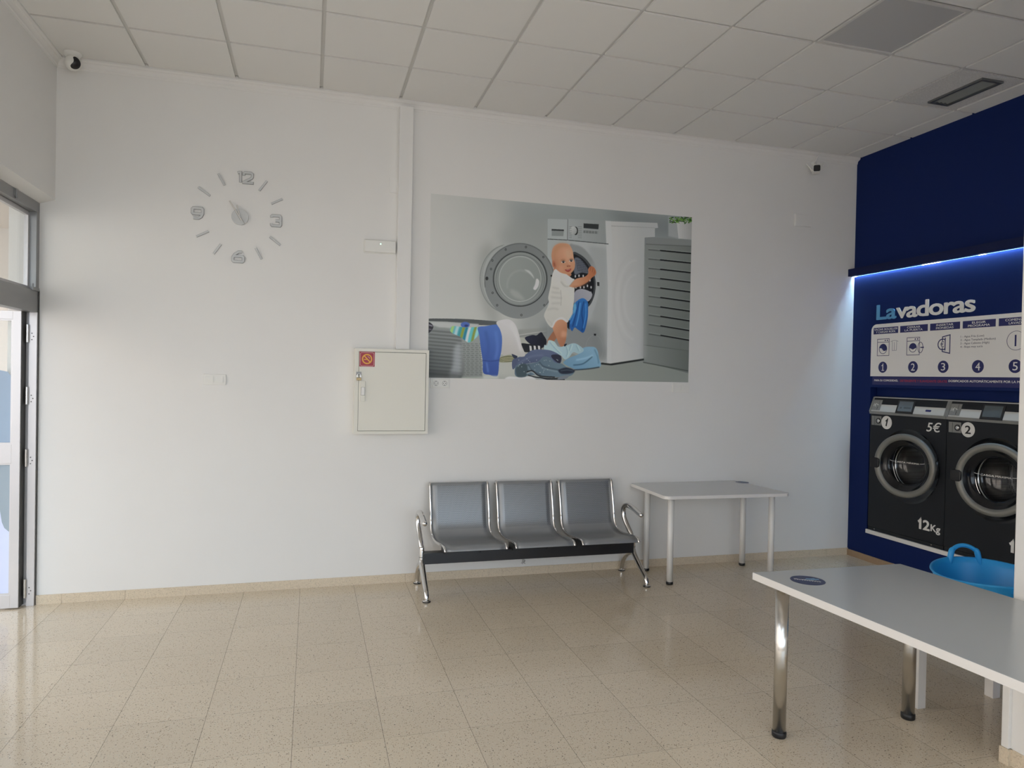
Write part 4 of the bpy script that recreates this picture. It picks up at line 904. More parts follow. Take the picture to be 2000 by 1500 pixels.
def mini_washer(a, b, c_, d_, cx_, cy_, r_, smile):
    ink('washer_icon', 0.0045, [[(a, c_), (b, c_), (b, d_), (a, d_)]], True)
    yb = d_ - 0.030; ink('washer_icon_line', 0.0045, [[(a, yb), (b, yb)]])
    mb = MB(); poly(mb, FR, circ(b - 0.045, (yb + d_) / 2, 0.0065, 14), 0.003, 0.0038); poly(mb, FR, circ(b - 0.020, (yb + d_) / 2, 0.0065, 14), 0.003, 0.0038); mb.build('washer_icon_knob', MI, T, weld=False)
    ink('washer_icon_door', 0.0045, [circ(cx_, cy_, r_, 32)], True)
    if smile: pts_ = circ(cx_, cy_, r_ * 0.95, 16, 0, 180) + [(cx_ - r_ * .6, cy_ - 0.006), (cx_, cy_ - 0.016), (cx_ + r_ * .6, cy_ - 0.006)]
    else: pts_ = circ(cx_, cy_, r_ * 0.95, 18, -10, 170) + [(cx_ - r_ * .4, cy_ + 0.006), (cx_ + r_ * .1, cy_ - 0.018), (cx_ + r_ * .6, cy_ - 0.02)]
    poly(MB(), FR, pts_, 0.003, 0.0040).build('washer_icon_water', MI, T)
mini_washer(0.314, 0.450, 1.922, 2.075, 0.381, 1.984, 0.044, False)
mini_washer(0.648, 0.780, 1.921, 2.073, 0.712, 1.984, 0.038, True)
ink('shirt_icon', 0.0022, [[(0.468, 2.046), (0.490, 2.055), (0.530, 2.055), (0.552, 2.046)], [(0.486, 2.05), (0.486, 1.965), (0.534, 1.967), (0.534, 2.05)], [(0.508, 2.04), (0.510, 1.97)]])
ink('open_door_icon', 0.0045, [circ(0.790, 1.984, 0.026, 24, ry=0.046)], True)
ink('open_door_icon', 0.009, [[(0.790, 1.984), (0.818, 1.984)]])
poly(MB(), FR, circ(0.818, 1.984, 0.007, 12), 0.003, 0.004).build('open_door_icon', MI, T)
ink('coin_icon', 0.008, [circ(1.010, 2.002, 0.044, 28, 60, 300)])
text('coin_icon', '€', FR, 0.990, 1.978, 1.022, 2.028, MI, T, 0.003, 0.0038, bold=0.0)
ink('slot_icon', 0.008, [[(1.008, 2.030), (1.008, 2.064), (1.079, 2.078), (1.079, 1.926), (1.008, 1.943), (1.008, 1.974)], [(1.034, 2.058), (1.034, 1.950)]])
for i, s_ in enumerate(('1 - Agua Fría (Low)', '2 - Agua Templada (Medium)', '3 - Agua Caliente (High)', '4 - Ropa muy sucia')):
    zz = 2.049 - i * 0.0275
    text('programme_line', s_, FR, 1.176, zz - 0.004, 1.176 + (0.205, 0.302, 0.250, 0.195)[i], zz + 0.017, M_INK, T, 0.003, 0.0036)
ink('start_button_icon', 0.0028, [circ(1.640, 2.007, 0.071, 44)], True)
ink('start_button_icon', 0.013, [[(1.636, 1.965), (1.636, 2.050)]])
text('message_lettering', 'PARA SU COMODIDAD,', FR, 0.286, 1.684, 0.560, 1.705, M_LETTW, lowp, 0.002, 0.0026, bold=0.02)
text('message_lettering', 'DETERGENTE Y SUAVIZANTE GRATIS', FR, 0.583, 1.684, 1.062, 1.705, M_RED, lowp, 0.002, 0.0026, bold=0.02)
text('message_lettering', 'DOSIFICADOS AUTOMÁTICAMENTE POR LA MÁQUINA', FR, 1.074, 1.687, 1.790, 1.713, M_LETTW, lowp, 0.002, 0.0026, bold=0.02)

# ------------------------------------------------------------------ the printed poster: a flat print, painted once on the sheet's own grid
PX0, PX1, PZ0, PZ1 = 2.062, 4.419, 1.642, 3.122
GW, GH = 760, 478
def homography(src, dst):
    A = []; b = []
    for (x, y), (u, v) in zip(src, dst):
        A.append([x, y, 1, 0, 0, 0, -u * x, -u * y]); b.append(u); A.append([0, 0, 0, x, y, 1, -v * x, -v * y]); b.append(v)
    return np.append(np.linalg.solve(np.array(A, float), np.array(b, float)), 1).reshape(3, 3)
HM = homography([(73, 32), (1938, 200), (1903, 1372), (64, 1337)], [(0, 0), (GW, 0), (GW, GH), (0, GH)])
def tr(P):
    P = np.array(P, float); Q = np.c_[P, np.ones(len(P))] @ HM.T; return Q[:, :2] / Q[:, 2:3]
img = np.zeros((GH, GW, 3)); YY, XX = np.mgrid[0:GH, 0:GW].astype(float) + 0.5
def crom(P, n=8):
    P = np.array(P, float); N = len(P); out = []
    for i in range(N):
        p0, p1, p2, p3 = P[i - 1], P[i], P[(i + 1) % N], P[(i + 2) % N]
        for k in range(n):
            t_ = k / n; out.append(0.5 * (2 * p1 + (p2 - p0) * t_ + (2 * p0 - 5 * p1 + 4 * p2 - p3) * t_ * t_ + (3 * p1 - p0 - 3 * p2 + p3) * t_ ** 3))
    return np.array(out)
SSN = 3
def mask_of(Q):
    x0, y0 = np.maximum(np.floor(Q.min(0)).astype(int) - 1, 0); x1, y1 = np.ceil(Q.max(0)).astype(int) + 1
    x1 = min(x1, GW); y1 = min(y1, GH)
    if x1 <= x0 or y1 <= y0: return None
    hy = (np.arange((y1 - y0) * SSN) + 0.5) / SSN + y0; wx = (x1 - x0) * SSN
    M = np.zeros(((y1 - y0) * SSN, wx), bool)
    A = Q; Bq = np.roll(Q, -1, 0)
    for r_, y in enumerate(hy):
        c_ = (A[:, 1] <= y) != (Bq[:, 1] <= y)
        if not c_.any(): continue
        a, b = A[c_], Bq[c_]; xs_ = np.sort(a[:, 0] + (y - a[:, 1]) / (b[:, 1] - a[:, 1]) * (b[:, 0] - a[:, 0]))
        for k in range(0, len(xs_) - 1, 2):
            i0 = int(np.clip(round((xs_[k] - x0) * SSN), 0, wx)); i1 = int(np.clip(round((xs_[k + 1] - x0) * SSN), 0, wx)); M[r_, i0:i1] = True
    return (x0, y0, x1, y1), M.reshape(y1 - y0, SSN, x1 - x0, SSN).mean((1, 3))
def blur(a, r):
    if r <= 0: return a
    k = np.exp(-0.5 * (np.arange(-int(2.5 * r) - 1, int(2.5 * r) + 2) / r) ** 2); k /= k.sum()
    a = np.apply_along_axis(lambda v: np.convolve(v, k, 'same'), 0, a); return np.apply_along_axis(lambda v: np.convolve(v, k, 'same'), 1, a)
def paint(P, c, sm=True, c2=None, g=None, soft=0.0, al=1.0, clip=None):
    """fill the outline P with colour c; c2 with g=((x,y),(x,y)) grades c to c2; soft blurs the edge; clip limits it to another outline"""
    P = np.array(P, float)
    if sm: P = crom(P)
    r_ = mask_of(tr(P))
    if r_ is None: return
    (x0, y0, x1, y1), M = r_
    if soft:
        p_ = int(soft * 3) + 1; F_ = np.zeros((GH + 2 * p_, GW + 2 * p_)); F_[y0 + p_:y1 + p_, x0 + p_:x1 + p_] = M
        X0, Y0, X1, Y1 = max(x0 - p_, 0), max(y0 - p_, 0), min(x1 + p_, GW), min(y1 + p_, GH)
        M = blur(F_[Y0:Y1 + 2 * p_, X0:X1 + 2 * p_], soft)[p_:-p_, p_:-p_]; x0, y0, x1, y1 = X0, Y0, X1, Y1
    if clip is not None:
        C = mask_of(tr(crom(clip))); F_ = np.zeros((GH, GW)); (a0, b0, a1, b1), CM = C; F_[b0:b1, a0:a1] = CM; M = M * F_[y0:y1, x0:x1]
    c = np.array(c, float)
    if c2 is not None:
        ga, gb = tr([g[0], g[1]]); d = gb - ga; t_ = ((XX[y0:y1, x0:x1] - ga[0]) * d[0] + (YY[y0:y1, x0:x1] - ga[1]) * d[1]) / (d @ d); t_ = np.clip(t_, 0, 1)[..., None]
        c = c * (1 - t_) + np.array(c2, float) * t_
    a = (M * al)[..., None]; img[y0:y1, x0:x1] = img[y0:y1, x0:x1] * (1 - a) + c * a
def pline(P, wd, c, soft=0.0, al=1.0, sm=True, clip=None):
    P = np.array(P, float)
    if sm and len(P) > 2:
        out = []
        for i in range(len(P) - 1):
            p0, p1, p2, p3 = P[max(i - 1, 0)], P[i], P[i + 1], P[min(i + 2, len(P) - 1)]
            for k in range(6): t_ = k / 6; out.append(0.5 * (2 * p1 + (p2 - p0) * t_ + (2 * p0 - 5 * p1 + 4 * p2 - p3) * t_ * t_ + (3 * p1 - p0 - 3 * p2 + p3) * t_ ** 3))
        out.append(P[-1]); P = np.array(out)
    d = np.gradient(P, axis=0); n_ = np.c_[-d[:, 1], d[:, 0]]; n_ /= np.maximum(np.linalg.norm(n_, axis=1, keepdims=True), 1e-9)
    paint(np.r_[P + n_ * wd / 2, (P - n_ * wd / 2)[::-1]], c, False, soft=soft, al=al, clip=clip)
def ell(cx, cy, rx, ry, n=48, rot=0, a0=0, a1=360):
    a = np.radians(np.linspace(a0, a1, n, endpoint=(a1 - a0) < 360)); x, y = rx * np.cos(a), ry * np.sin(a); c_, s_ = math.cos(R(rot)), math.sin(R(rot))
    return np.c_[cx + x * c_ - y * s_, cy + x * s_ + y * c_]
def ringp(cx, cy, rx, ry, wd, c, **k):
    P = ell(cx, cy, rx, ry, 60); P = np.r_[P, P[:1]]; pline(P, wd, c, sm=False, **k)
# room behind
paint([(0, 0), (2000, 0), (2000, 1491), (0, 1491)], (190, 191, 188), False, (158, 166, 165), ((250, 500), (1300, 150)))
paint([(0, 560), (900, 560), (900, 1100), (0, 1100)], (186, 188, 184), False, soft=30, al=.7)
paint([(640, 60), (1938, 170), (1938, 420), (640, 260)], (146, 155, 156), False, soft=22, al=.8)
paint([(1300, 120), (1940, 170), (1940, 360), (1500, 330)], (120, 127, 128), False, soft=14, al=.7)
paint([(560, 330), (900, 250), (930, 1020), (700, 1000), (800, 700)], (150, 156, 154), True, soft=16, al=.75)
paint([(420, 470), (520, 420), (560, 1000), (440, 800)], (152, 156, 152), True, soft=12, al=.8)
paint([(700, 1000), (910, 985), (910, 1060), (690, 1090)], (150, 153, 149), False, soft=2)
pline([(660, 1045), (900, 1010)], 7, (178, 180, 176), soft=.6); pline([(660, 1054), (900, 1020)], 4, (125, 128, 124), soft=.6)
# floor
paint([(0, 1330), (560, 1180), (900, 1110), (1300, 1240), (1590, 1205), (1960, 1300), (1960, 1500), (0, 1500)], (150, 156, 150), False, (140, 146, 140), ((1000, 1200), (1900, 1400)))
paint([(440, 1200), (900, 1150), (860, 1360), (440, 1350)], (186, 188, 182), False, soft=10, al=.8)
# radiator cover and pot
paint([(1585, 385), (1935, 385), (1915, 1310), (1585, 1225)], (133, 139, 136), False, (112, 118, 114), ((1600, 700), (1920, 800)))
paint([(1588, 338), (1935, 362), (1935, 402), (1606, 388), (1588, 375)], (134, 139, 138), False)
pline([(1608, 392), (1935, 408)], 5, (98, 103, 101), soft=.7)
for i in range(10):
    y = 432 + i * 66.5
    pline([(1625, y), (1930, y + 27 + i * 2.4)], 8, (92, 97, 95), soft=.5, sm=False); pline([(1708, y + 5 + i * .4), (1932, y + 27 + i * 2.4)], 9, (12, 13, 14), soft=.3, sm=False)
    pline([(1625, y - 9), (1930, y + 17 + i * 2.4)], 4, (158, 163, 160), soft=.7, al=.6, sm=False)
paint([(1586, 1108), (1912, 1150), (1908, 1292), (1584, 1228)], (134, 140, 137), False, (104, 110, 106), ((1600, 1200), (1910, 1240)))
pline([(1586, 1108), (1912, 1150)], 5, (98, 104, 100), soft=.6); pline([(1584, 1230), (1906, 1292)], 6, (70, 76, 72), soft=.8)
paint([(1768, 190), (1838, 226), (1842, 352), (1768, 335)], (170, 176, 176), False, soft=1.5, al=.8)
paint([(1828, 232), (1940, 228), (1935, 358), (1840, 352)], (196, 198, 197), False, (166, 168, 166), ((1840, 300), (1935, 300)))
random.seed(5)
for i in range(95):
    a, b = 1785 + random.random() * 155, 192 + random.random() ** .8 * 44; l_ = 10 + random.random() * 14; an = random.random() * 3.1
    pline([(a, b), (a + l_ * math.cos(an), b + l_ * math.sin(an) * .6)], 6, random.choice([(40, 74, 28), (74, 120, 44), (110, 150, 70), (30, 52, 22)]), soft=.3)
# washing machine
paint([(1345, 228), (1690, 240), (1695, 275), (1672, 278), (1672, 340), (1598, 345), (1585, 1205), (1355, 1245), (1330, 1240)], (198, 200, 199), False, (180, 184, 184), ((1400, 700), (1590, 700)))
pline([(1360, 262), (1672, 275)], 4, (160, 164, 164), soft=.5)
for k, (rx, ry, v) in enumerate(((150, 330, 186), (125, 280, 204), (100, 230, 184), (78, 180, 203), (50, 120, 190))):
    pline(ell(1530, 790, rx, ry, 40, 0, 95, 275), 9, (v, v + 2, v + 2), soft=2.5, al=.55, sm=False)
paint([(1600, 430), (1606, 1200), (1570, 1205), (1585, 800)], (160, 164, 163), False, soft=4, al=.7)
paint([(906, 212), (1345, 226), (1352, 700), (1352, 1243), (1290, 1236), (905, 1110)], (172, 180, 180), False, (186, 190, 190), ((920, 600), (1350, 600)))
paint([(1200, 400), (1330, 420), (1325, 1230), (1230, 1210)], (164, 170, 170), False, (150, 156, 155), ((1250, 700), (1300, 1200)), soft=6, al=.8)
paint([(905, 950), (1240, 960), (1300, 1100), (1290, 1200), (905, 1100)], (128, 133, 134), True, soft=10, al=.85)
paint([(1050, 212), (1348, 226), (1340, 392), (1048, 366)], (168, 175, 176), False, (150, 157, 157), ((1060, 300), (1340, 300)))
paint([(1318, 224), (1358, 228), (1366, 392), (1360, 1242), (1328, 1240), (1335, 700)], (200, 203, 203), False, soft=.8)
pline([(906, 357), (1050, 364), (1340, 392)], 5, (62, 68, 68), soft=.4, sm=False); pline([(1050, 215), (1047, 366)], 4, (98, 104, 104), soft=.3)
paint([(935, 292), (1022, 294), (1018, 336), (935, 334)], (140, 147, 147), False); paint([(935, 285), (1022, 289), (1022, 299), (935, 296)], (48, 52, 52), False)
paint(ell(1106, 298, 17, 30), (44, 46, 46)); paint(ell(1090, 296, 25, 29), (196, 200, 199), True, (165, 169, 168), ((1075, 280), (1110, 310)))
for i in range(7): pline([(1060, 268 + i * 13), (1078, 269 + i * 13)], 2.6, (110, 116, 116)); pline([(1122, 268 + i * 13), (1150, 269 + i * 13)], 2.6, (110, 116, 116))
paint([(1162, 244), (1271, 250), (1268, 286), (1162, 278)], (52, 56, 58), False)
paint([(1162, 294), (1266, 301), (1263, 320), (1160, 312)], (118, 124, 124), False)
for i in range(5): pline([(1178 + i * 21, 292), (1177 + i * 21, 318)], 3, (160, 166, 166))
# port and drum
paint([(1100, 397), (1165, 425), (1225, 500), (1262, 590), (1274, 690), (1262, 780), (1225, 880), (1180, 935), (1120, 930), (1090, 700), (1060, 420)], (146, 151, 152), True, (176, 181, 182), ((1180, 600), (1275, 640)), soft=1.5)
port = [(1085, 455), (1130, 462), (1180, 500), (1222, 560), (1246, 640), (1248, 710), (1232, 780), (1200, 835), (1140, 860), (1080, 850), (1060, 700), (1060, 560)]
paint(port, (66, 70, 73)); drum = [(1085, 474), (1128, 480), (1172, 515), (1212, 575), (1234, 645), (1234, 712), (1216, 785), (1180, 838), (1120, 850), (1070, 820), (1070, 600)]
paint(drum, (20, 22, 26)); paint([(1095, 500), (1130, 492), (1175, 540), (1205, 600), (1150, 596), (1098, 606)], (104, 110, 122), soft=1.2)
for i in range(9):
    for j in range(7):
        a, b = 1112 + i * 11 + j * 2, 508 + j * 12 + i * 1.5
        if b > 500 + max(0, (i - 4)) * 12 - 4: paint(ell(a, b, 3.0, 3.6, 8), (40, 42, 50), False, clip=drum)
for a, b in ((1104, 622), (1130, 618), (1160, 620), (1108, 700), (1140, 700), (1165, 700), (1190, 690), (1216, 700), (1208, 650), (1180, 655), (1214, 740)): paint(ell(a, b, 5, 10, 12), (206, 206, 208), soft=.6, clip=drum)
paint([(1258, 662), (1275, 664), (1275, 692), (1260, 690)], (50, 52, 52), False)
ringp(1240, 1135, 62, 95, 3, (150, 155, 156), al=.8); paint([(1236, 1028), (1252, 1030), (1250, 1043), (1236, 1042)], (20, 20, 22), False)
paint([(1290, 1232), (1352, 1240), (1590, 1204), (1590, 1216), (1360, 1252), (1280, 1244)], (28, 32, 30), False, soft=.8)
# open round door
paint(ell(640, 640, 218, 252), (165, 170, 168), soft=2.5)
pline(ell(620, 640, 192, 240, 40, 0, 100, 260), 5, (120, 124, 122), soft=.6, sm=False); pline(ell(632, 640, 192, 245, 40, 0, 100, 260), 4, (140, 144, 142), soft=.5, sm=False)
paint(ell(708, 655, 249, 268), (122, 127, 127), True, (134, 139, 139), ((500, 420), (850, 900)))
pline(ell(708, 655, 247, 266, 60, 0, 170, 400), 5, (90, 94, 94), soft=.8, sm=False)
paint(ell(712, 640, 196, 199), (96, 101, 101)); paint(ell(712, 641, 186, 190), (142, 148, 146)); ringp(712, 641, 188, 193, 6, (52, 56, 56), soft=.3)
paint(ell(712, 641, 160, 163), (128, 134, 132), soft=2); paint(ell(712, 641, 148, 160), (150, 157, 154), True, (138, 145, 142), ((600, 500), (800, 800)))
ringp(711, 641, 149, 160, 4.5, (198, 203, 200), soft=.6, al=.8); ringp(712, 650, 172, 178, 4, (110, 115, 114), soft=.5)
pline(ell(715, 690, 95, 110, 30, 0, 170, 300), 8, (170, 176, 172), soft=2, al=.6, sm=False)
paint([(742, 575), (775, 582), (800, 610), (812, 640), (790, 615), (760, 590)], (188, 193, 190), soft=1)
paint([(828, 640), (846, 655), (842, 690), (822, 718), (806, 710), (818, 680)], (222, 224, 222), soft=.8)
paint([(645, 715), (700, 735), (745, 790), (690, 780), (650, 750)], (166, 172, 168), soft=3, al=.7)
for a, b in ((608, 432), (752, 414), (876, 485), (514, 510), (505, 571), (517, 740), (550, 828), (884, 828), (722, 897)): ringp(a, b, 5.5, 6.5, 3.2, (40, 44, 44))
paint(ell(476, 638, 10, 13), (40, 42, 42), soft=.5); paint([(928, 612), (948, 612), (948, 628), (930, 626)], (18, 20, 20), False)
# cloth in the drum
paint([(1100, 735), (1150, 712), (1215, 735), (1222, 765), (1195, 800), (1150, 790), (1098, 815)], (150, 152, 166), True, (170, 172, 180), ((1100, 800), (1200, 740)))
paint([(1150, 778), (1190, 800), (1195, 850), (1190, 930), (1165, 1018), (1130, 1005), (1100, 985), (1080, 1010), (1055, 960), (1060, 915), (1085, 890), (1095, 820)], (52, 116, 186), True, (34, 88, 158), ((1090, 800), (1180, 1000)))
for P_, c_ in (([(1130, 800), (1112, 880), (1085, 980)], (22, 62, 122)), ([(1165, 800), (1150, 880), (1160, 960), (1150, 1010)], (24, 66, 128)), ([(1178, 815), (1178, 900), (1160, 990)], (74, 146, 214)), ([(1140, 810), (1128, 900), (1110, 975)], (84, 156, 220)), ([(1110, 840), (1095, 900), (1070, 960)], (70, 140, 208))): pline(P_, 7, c_, soft=1)
paint([(1060, 915), (1098, 880), (1110, 830), (1095, 815), (1085, 900), (1050, 950)], (120, 190, 214), soft=.8, al=.7); paint([(1046, 935), (1064, 935), (1062, 1000), (1048, 985)], (14, 24, 40), False, soft=.5)
# baby
SK = (201, 150, 118); SKD = (168, 112, 84); SKL = (224, 180, 150)
paint([(905, 1090), (915, 1060), (960, 1000), (985, 1010), (970, 1060), (945, 1090), (920, 1110)], (160, 108, 80))
paint([(960, 930), (1010, 912), (1040, 925), (1046, 990), (1042, 1030), (1038, 1070), (1025, 1110), (1005, 1122), (985, 1095), (972, 1060), (950, 1010), (940, 965)], SK, True, (176, 120, 90), ((960, 960), (1045, 1060)))
paint([(1010, 1010), (1044, 1020), (1040, 1050), (1005, 1050)], SKL, soft=3, al=.5); paint([(950, 1000), (975, 1060), (960, 1030)], SKD, soft=2)
head = [(1010, 386), (1058, 396), (1084, 440), (1092, 490), (1102, 530), (1096, 570), (1072, 600), (1040, 610), (1000, 600), (970, 578), (950, 560), (940, 520), (934, 470), (945, 420), (972, 394)]
paint([(960, 560), (1060, 590), (1070, 620), (1000, 625), (955, 600)], (186, 130, 100))
paint(head, (206, 158, 128), True, (196, 142, 110), ((1060, 420), (1000, 600)))
paint([(950, 420), (1000, 388), (1055, 400), (1060, 425), (1000, 415), (960, 470), (945, 500)], (186, 134, 100), soft=5, al=.65)
paint([(1030, 425), (1075, 440), (1084, 500), (1040, 500)], SKL, soft=7, al=.7, clip=head)
paint([(940, 515), (955, 512), (968, 540), (965, 565), (948, 560), (940, 545)], (188, 122, 94)); paint([(948, 525), (958, 530), (960, 552), (952, 548)], (150, 84, 62), soft=.8)
paint([(985, 545), (1020, 560), (1010, 590), (980, 575)], (214, 160, 132), soft=5, al=.7, clip=head); paint([(950, 480), (972, 500), (980, 580), (955, 555)], (176, 120, 92), soft=6, al=.6, clip=head)
pline([(1000, 508), (1016, 502), (1032, 505)], 4, (150, 100, 74), soft=1, al=.8); pline([(1062, 500), (1076, 495), (1088, 499)], 4, (150, 100, 74), soft=1, al=.8)
for cx_, cy_ in ((1018, 520), (1074, 511)):
    paint(ell(cx_, cy_, 15, 7.5), (222, 214, 206), soft=.5); paint(ell(cx_ + 1, cy_, 8, 7.5), (36, 30, 30), soft=.4); paint(ell(cx_ + 3, cy_ - 3, 2, 2), (230, 230, 230)); pline([(cx_ - 15, cy_ - 2), (cx_, cy_ - 9), (cx_ + 15, cy_ - 3)], 3, (90, 56, 42), soft=.4)
pline([(1052, 515), (1062, 535), (1066, 546)], 5, (216, 166, 138), soft=1); paint(ell(1056, 549, 14, 6), (178, 112, 86), soft=1.2); paint(ell(1048, 551, 3, 2.4), (120, 62, 50)); paint(ell(1064, 549, 3, 2.4), (120, 62, 50))
paint([(1030, 575), (1052, 573), (1074, 567), (1070, 580), (1058, 590), (1042, 588)], (158, 62, 56), soft=.5); paint([(1040, 577), (1056, 575), (1068, 572), (1064, 576), (1046, 580)], (222, 206, 196), soft=.4, al=.6)
WH = (214, 213, 207)
body = [(960, 572), (1000, 600), (1045, 612), (1080, 640), (1098, 665), (1096, 760), (1092, 820), (1080, 890), (1062, 925), (1046, 950), (1010, 930), (968, 940), (942, 985), (915, 968), (890, 925), (884, 890), (915, 820), (912, 770), (928, 690), (938, 620)]
paint(body, WH, True, (198, 198, 192), ((1060, 650), (910, 900)))
for P_ in ([(940, 700), (990, 712)], [(935, 735), (1000, 742)], [(930, 770), (1010, 778)], [(935, 815), (1000, 812)], [(905, 860), (950, 850), (985, 858)]): pline(P_, 9, (176, 176, 170), soft=2.2, al=.7, clip=body)
pline([(1000, 720), (1004, 780), (1002, 830)], 3, (172, 172, 166), soft=.5, clip=body); pline([(940, 985), (965, 940), (1008, 918), (1046, 945)], 9, (228, 227, 222), soft=1); pline([(905, 930), (930, 950), (945, 975)], 5, (180, 180, 174), soft=1.5, al=.7)
paint([(1060, 680), (1110, 640), (1170, 625), (1196, 600), (1196, 570), (1215, 550), (1238, 560), (1252, 590), (1246, 612), (1222, 632), (1200, 655), (1160, 682), (1110, 700), (1065, 696)], SK, True, (184, 116, 80), ((1100, 640), (1230, 600)))
pline([(1085, 698), (1150, 688), (1205, 655)], 9, (170, 108, 76), soft=2, al=.7)
for P_ in ([(1214, 556), (1208, 585)], [(1230, 562), (1224, 594)], [(1244, 578), (1236, 606)]): pline(P_, 3, (140, 80, 56), soft=.5, al=.8)
slv = [(1000, 612), (1050, 618), (1080, 636), (1098, 645), (1078, 668), (1062, 690), (1040, 698), (1008, 680)]
paint(slv, (222, 221, 216), True, (200, 200, 194), ((1080, 640), (1000, 690))); pline([(1000, 660), (1030, 692), (1062, 694)], 6, (168, 168, 162), soft=1.6, al=.8); pline([(1098, 646), (1080, 668), (1062, 690)], 4, (170, 168, 160), soft=.6)
pline([(962, 574), (1000, 600), (1045, 612)], 6, (232, 231, 226), soft=.8)
# heap of clothes
paint([(600, 1180), (700, 1060), (790, 1090), (760, 1190), (640, 1230), (570, 1230)], (176, 178, 168))
paint([(575, 1195), (640, 1180), (672, 1195), (660, 1225), (600, 1230), (565, 1225)], (130, 132, 104))
for i in range(7): pline([(580 + i * 3, 1196 + i * 5), (665, 1190 + i * 5)], 3, ((78, 74, 44), (196, 194, 160))[i % 2])
paint([(750, 1055), (800, 1038), (830, 1040), (862, 1018), (880, 1040), (900, 1075), (895, 1110), (860, 1130), (800, 1110), (760, 1080)], (26, 28, 52), True, (14, 15, 26), ((770, 1050), (880, 1110)))
paint([(720, 1100), (770, 1100), (830, 1110), (865, 1130), (840, 1160), (770, 1160), (735, 1150)], (22, 23, 28)); 
for a in (788, 818, 848): paint([(a - 9, 1112), (a + 6, 1115), (a + 10, 1150), (a - 5, 1150)], (206, 206, 206), False)
paint([(1160, 1128), (1235, 1122), (1262, 1150), (1272, 1200), (1286, 1245), (1270, 1268), (1210, 1272), (1130, 1285), (1080, 1270), (1020, 1235), (1060, 1200), (1130, 1170)], (136, 176, 200), True, (112, 152, 180), ((1200, 1130), (1100, 1280)))
pline([(1090, 1250), (1160, 1240), (1225, 1190)], 7, (60, 92, 118), soft=1); pline([(1110, 1215), (1180, 1200), (1230, 1180)], 8, (164, 202, 222), soft=2); pline([(1095, 1284), (1200, 1276), (1275, 1264)], 6, (26, 34, 42), soft=1); pline([(1240, 1140), (1262, 1190), (1270, 1240)], 6, (90, 130, 158), soft=1.5)
paint([(905, 1110), (915, 1075), (955, 1085), (985, 1120), (1030, 1115), (1090, 1096), (1130, 1110), (1165, 1145), (1130, 1170), (1090, 1160), (1060, 1195), (1030, 1210), (1000, 1180), (950, 1165), (890, 1150), (885, 1110)], (178, 204, 212), True, (160, 190, 200), ((950, 1100), (1100, 1180)))
for P_ in ([(925, 1090), (960, 1130), (1000, 1170)], [(1040, 1120), (1050, 1160), (1040, 1190)], [(1075, 1105), (1060, 1150)], [(1110, 1110), (1130, 1150)]): pline(P_, 5, (128, 166, 178), soft=1.2); pline([(p[0] + 9, p[1]) for p in P_], 4, (206, 224, 230), soft=1.2)
paint([(1025, 1105), (1045, 1100), (1030, 1120)], (30, 34, 44))
paint([(665, 1210), (700, 1195), (745, 1180), (800, 1145), (870, 1140), (940, 1150), (1000, 1185), (1005, 1225), (980, 1240), (900, 1205), (850, 1225), (760, 1240), (700, 1250), (665, 1280), (657, 1240)], (92, 104, 134), True, (76, 86, 114), ((800, 1150), (780, 1240)))
pline([(700, 1240), (790, 1190), (880, 1180)], 8, (112, 124, 154), soft=2.5); paint([(655, 1170), (685, 1168), (695, 1195), (672, 1202)], (40, 48, 68)); paint([(935, 1180), (975, 1175), (1005, 1190), (1000, 1230), (985, 1236), (945, 1205)], (42, 44, 62))
paint([(680, 1265), (700, 1245), (770, 1240), (840, 1225), (880, 1190), (930, 1200), (960, 1230), (1010, 1240), (1050, 1270), (1095, 1290), (1080, 1320), (1020, 1335), (900, 1330), (800, 1320), (720, 1335), (680, 1320)], (86, 106, 122), True, (104, 126, 140), ((720, 1250), (1000, 1290)))
for P_ in ([(770, 1245), (800, 1290), (860, 1320)], [(850, 1230), (880, 1260), (960, 1280), (1040, 1290)], [(740, 1270), (780, 1300)]): pline(P_, 8, (52, 66, 78), soft=1.6); pline([(p[0], p[1] + 11) for p in P_], 6, (138, 158, 170), soft=1.6)
paint([(685, 1275), (730, 1240), (765, 1255), (755, 1330), (700, 1335)], (62, 78, 86), soft=1)
random.seed(9)
for i in range(30):
    a, b = random.uniform(700, 1010), random.uniform(1205, 1310); paint(ell(a, b, 3.0, 3.6, 8), (176, 188, 194), al=.7)
paint([(985, 1285), (1030, 1268), (1068, 1272), (1100, 1288), (1088, 1304), (1040, 1312), (1000, 1308)], (34, 42, 58), soft=1.2); pline([(1000, 1290), (1050, 1284), (1090, 1292)], 4, (90, 106, 120), soft=1)
for i, P_ in enumerate(([(760, 1300), (800, 1290), (850, 1325), (960, 1335)], [(770, 1320), (830, 1335), (940, 1345), (1040, 1335)], [(850, 1335), (930, 1352), (1030, 1352)])): pline(P_, 9, (24, 28, 32), soft=.6); pline([(p[0], p[1] + 8) for p in P_], 5, (170, 176, 178), soft=.6)
paint([(1000, 1330), (1060, 1320), (1040, 1345), (980, 1350)], (120, 128, 136)); paint([(600, 1352), (640, 1330), (720, 1336), (790, 1330), (840, 1360), (840, 1380), (600, 1380)], (212, 213, 214), soft=1)
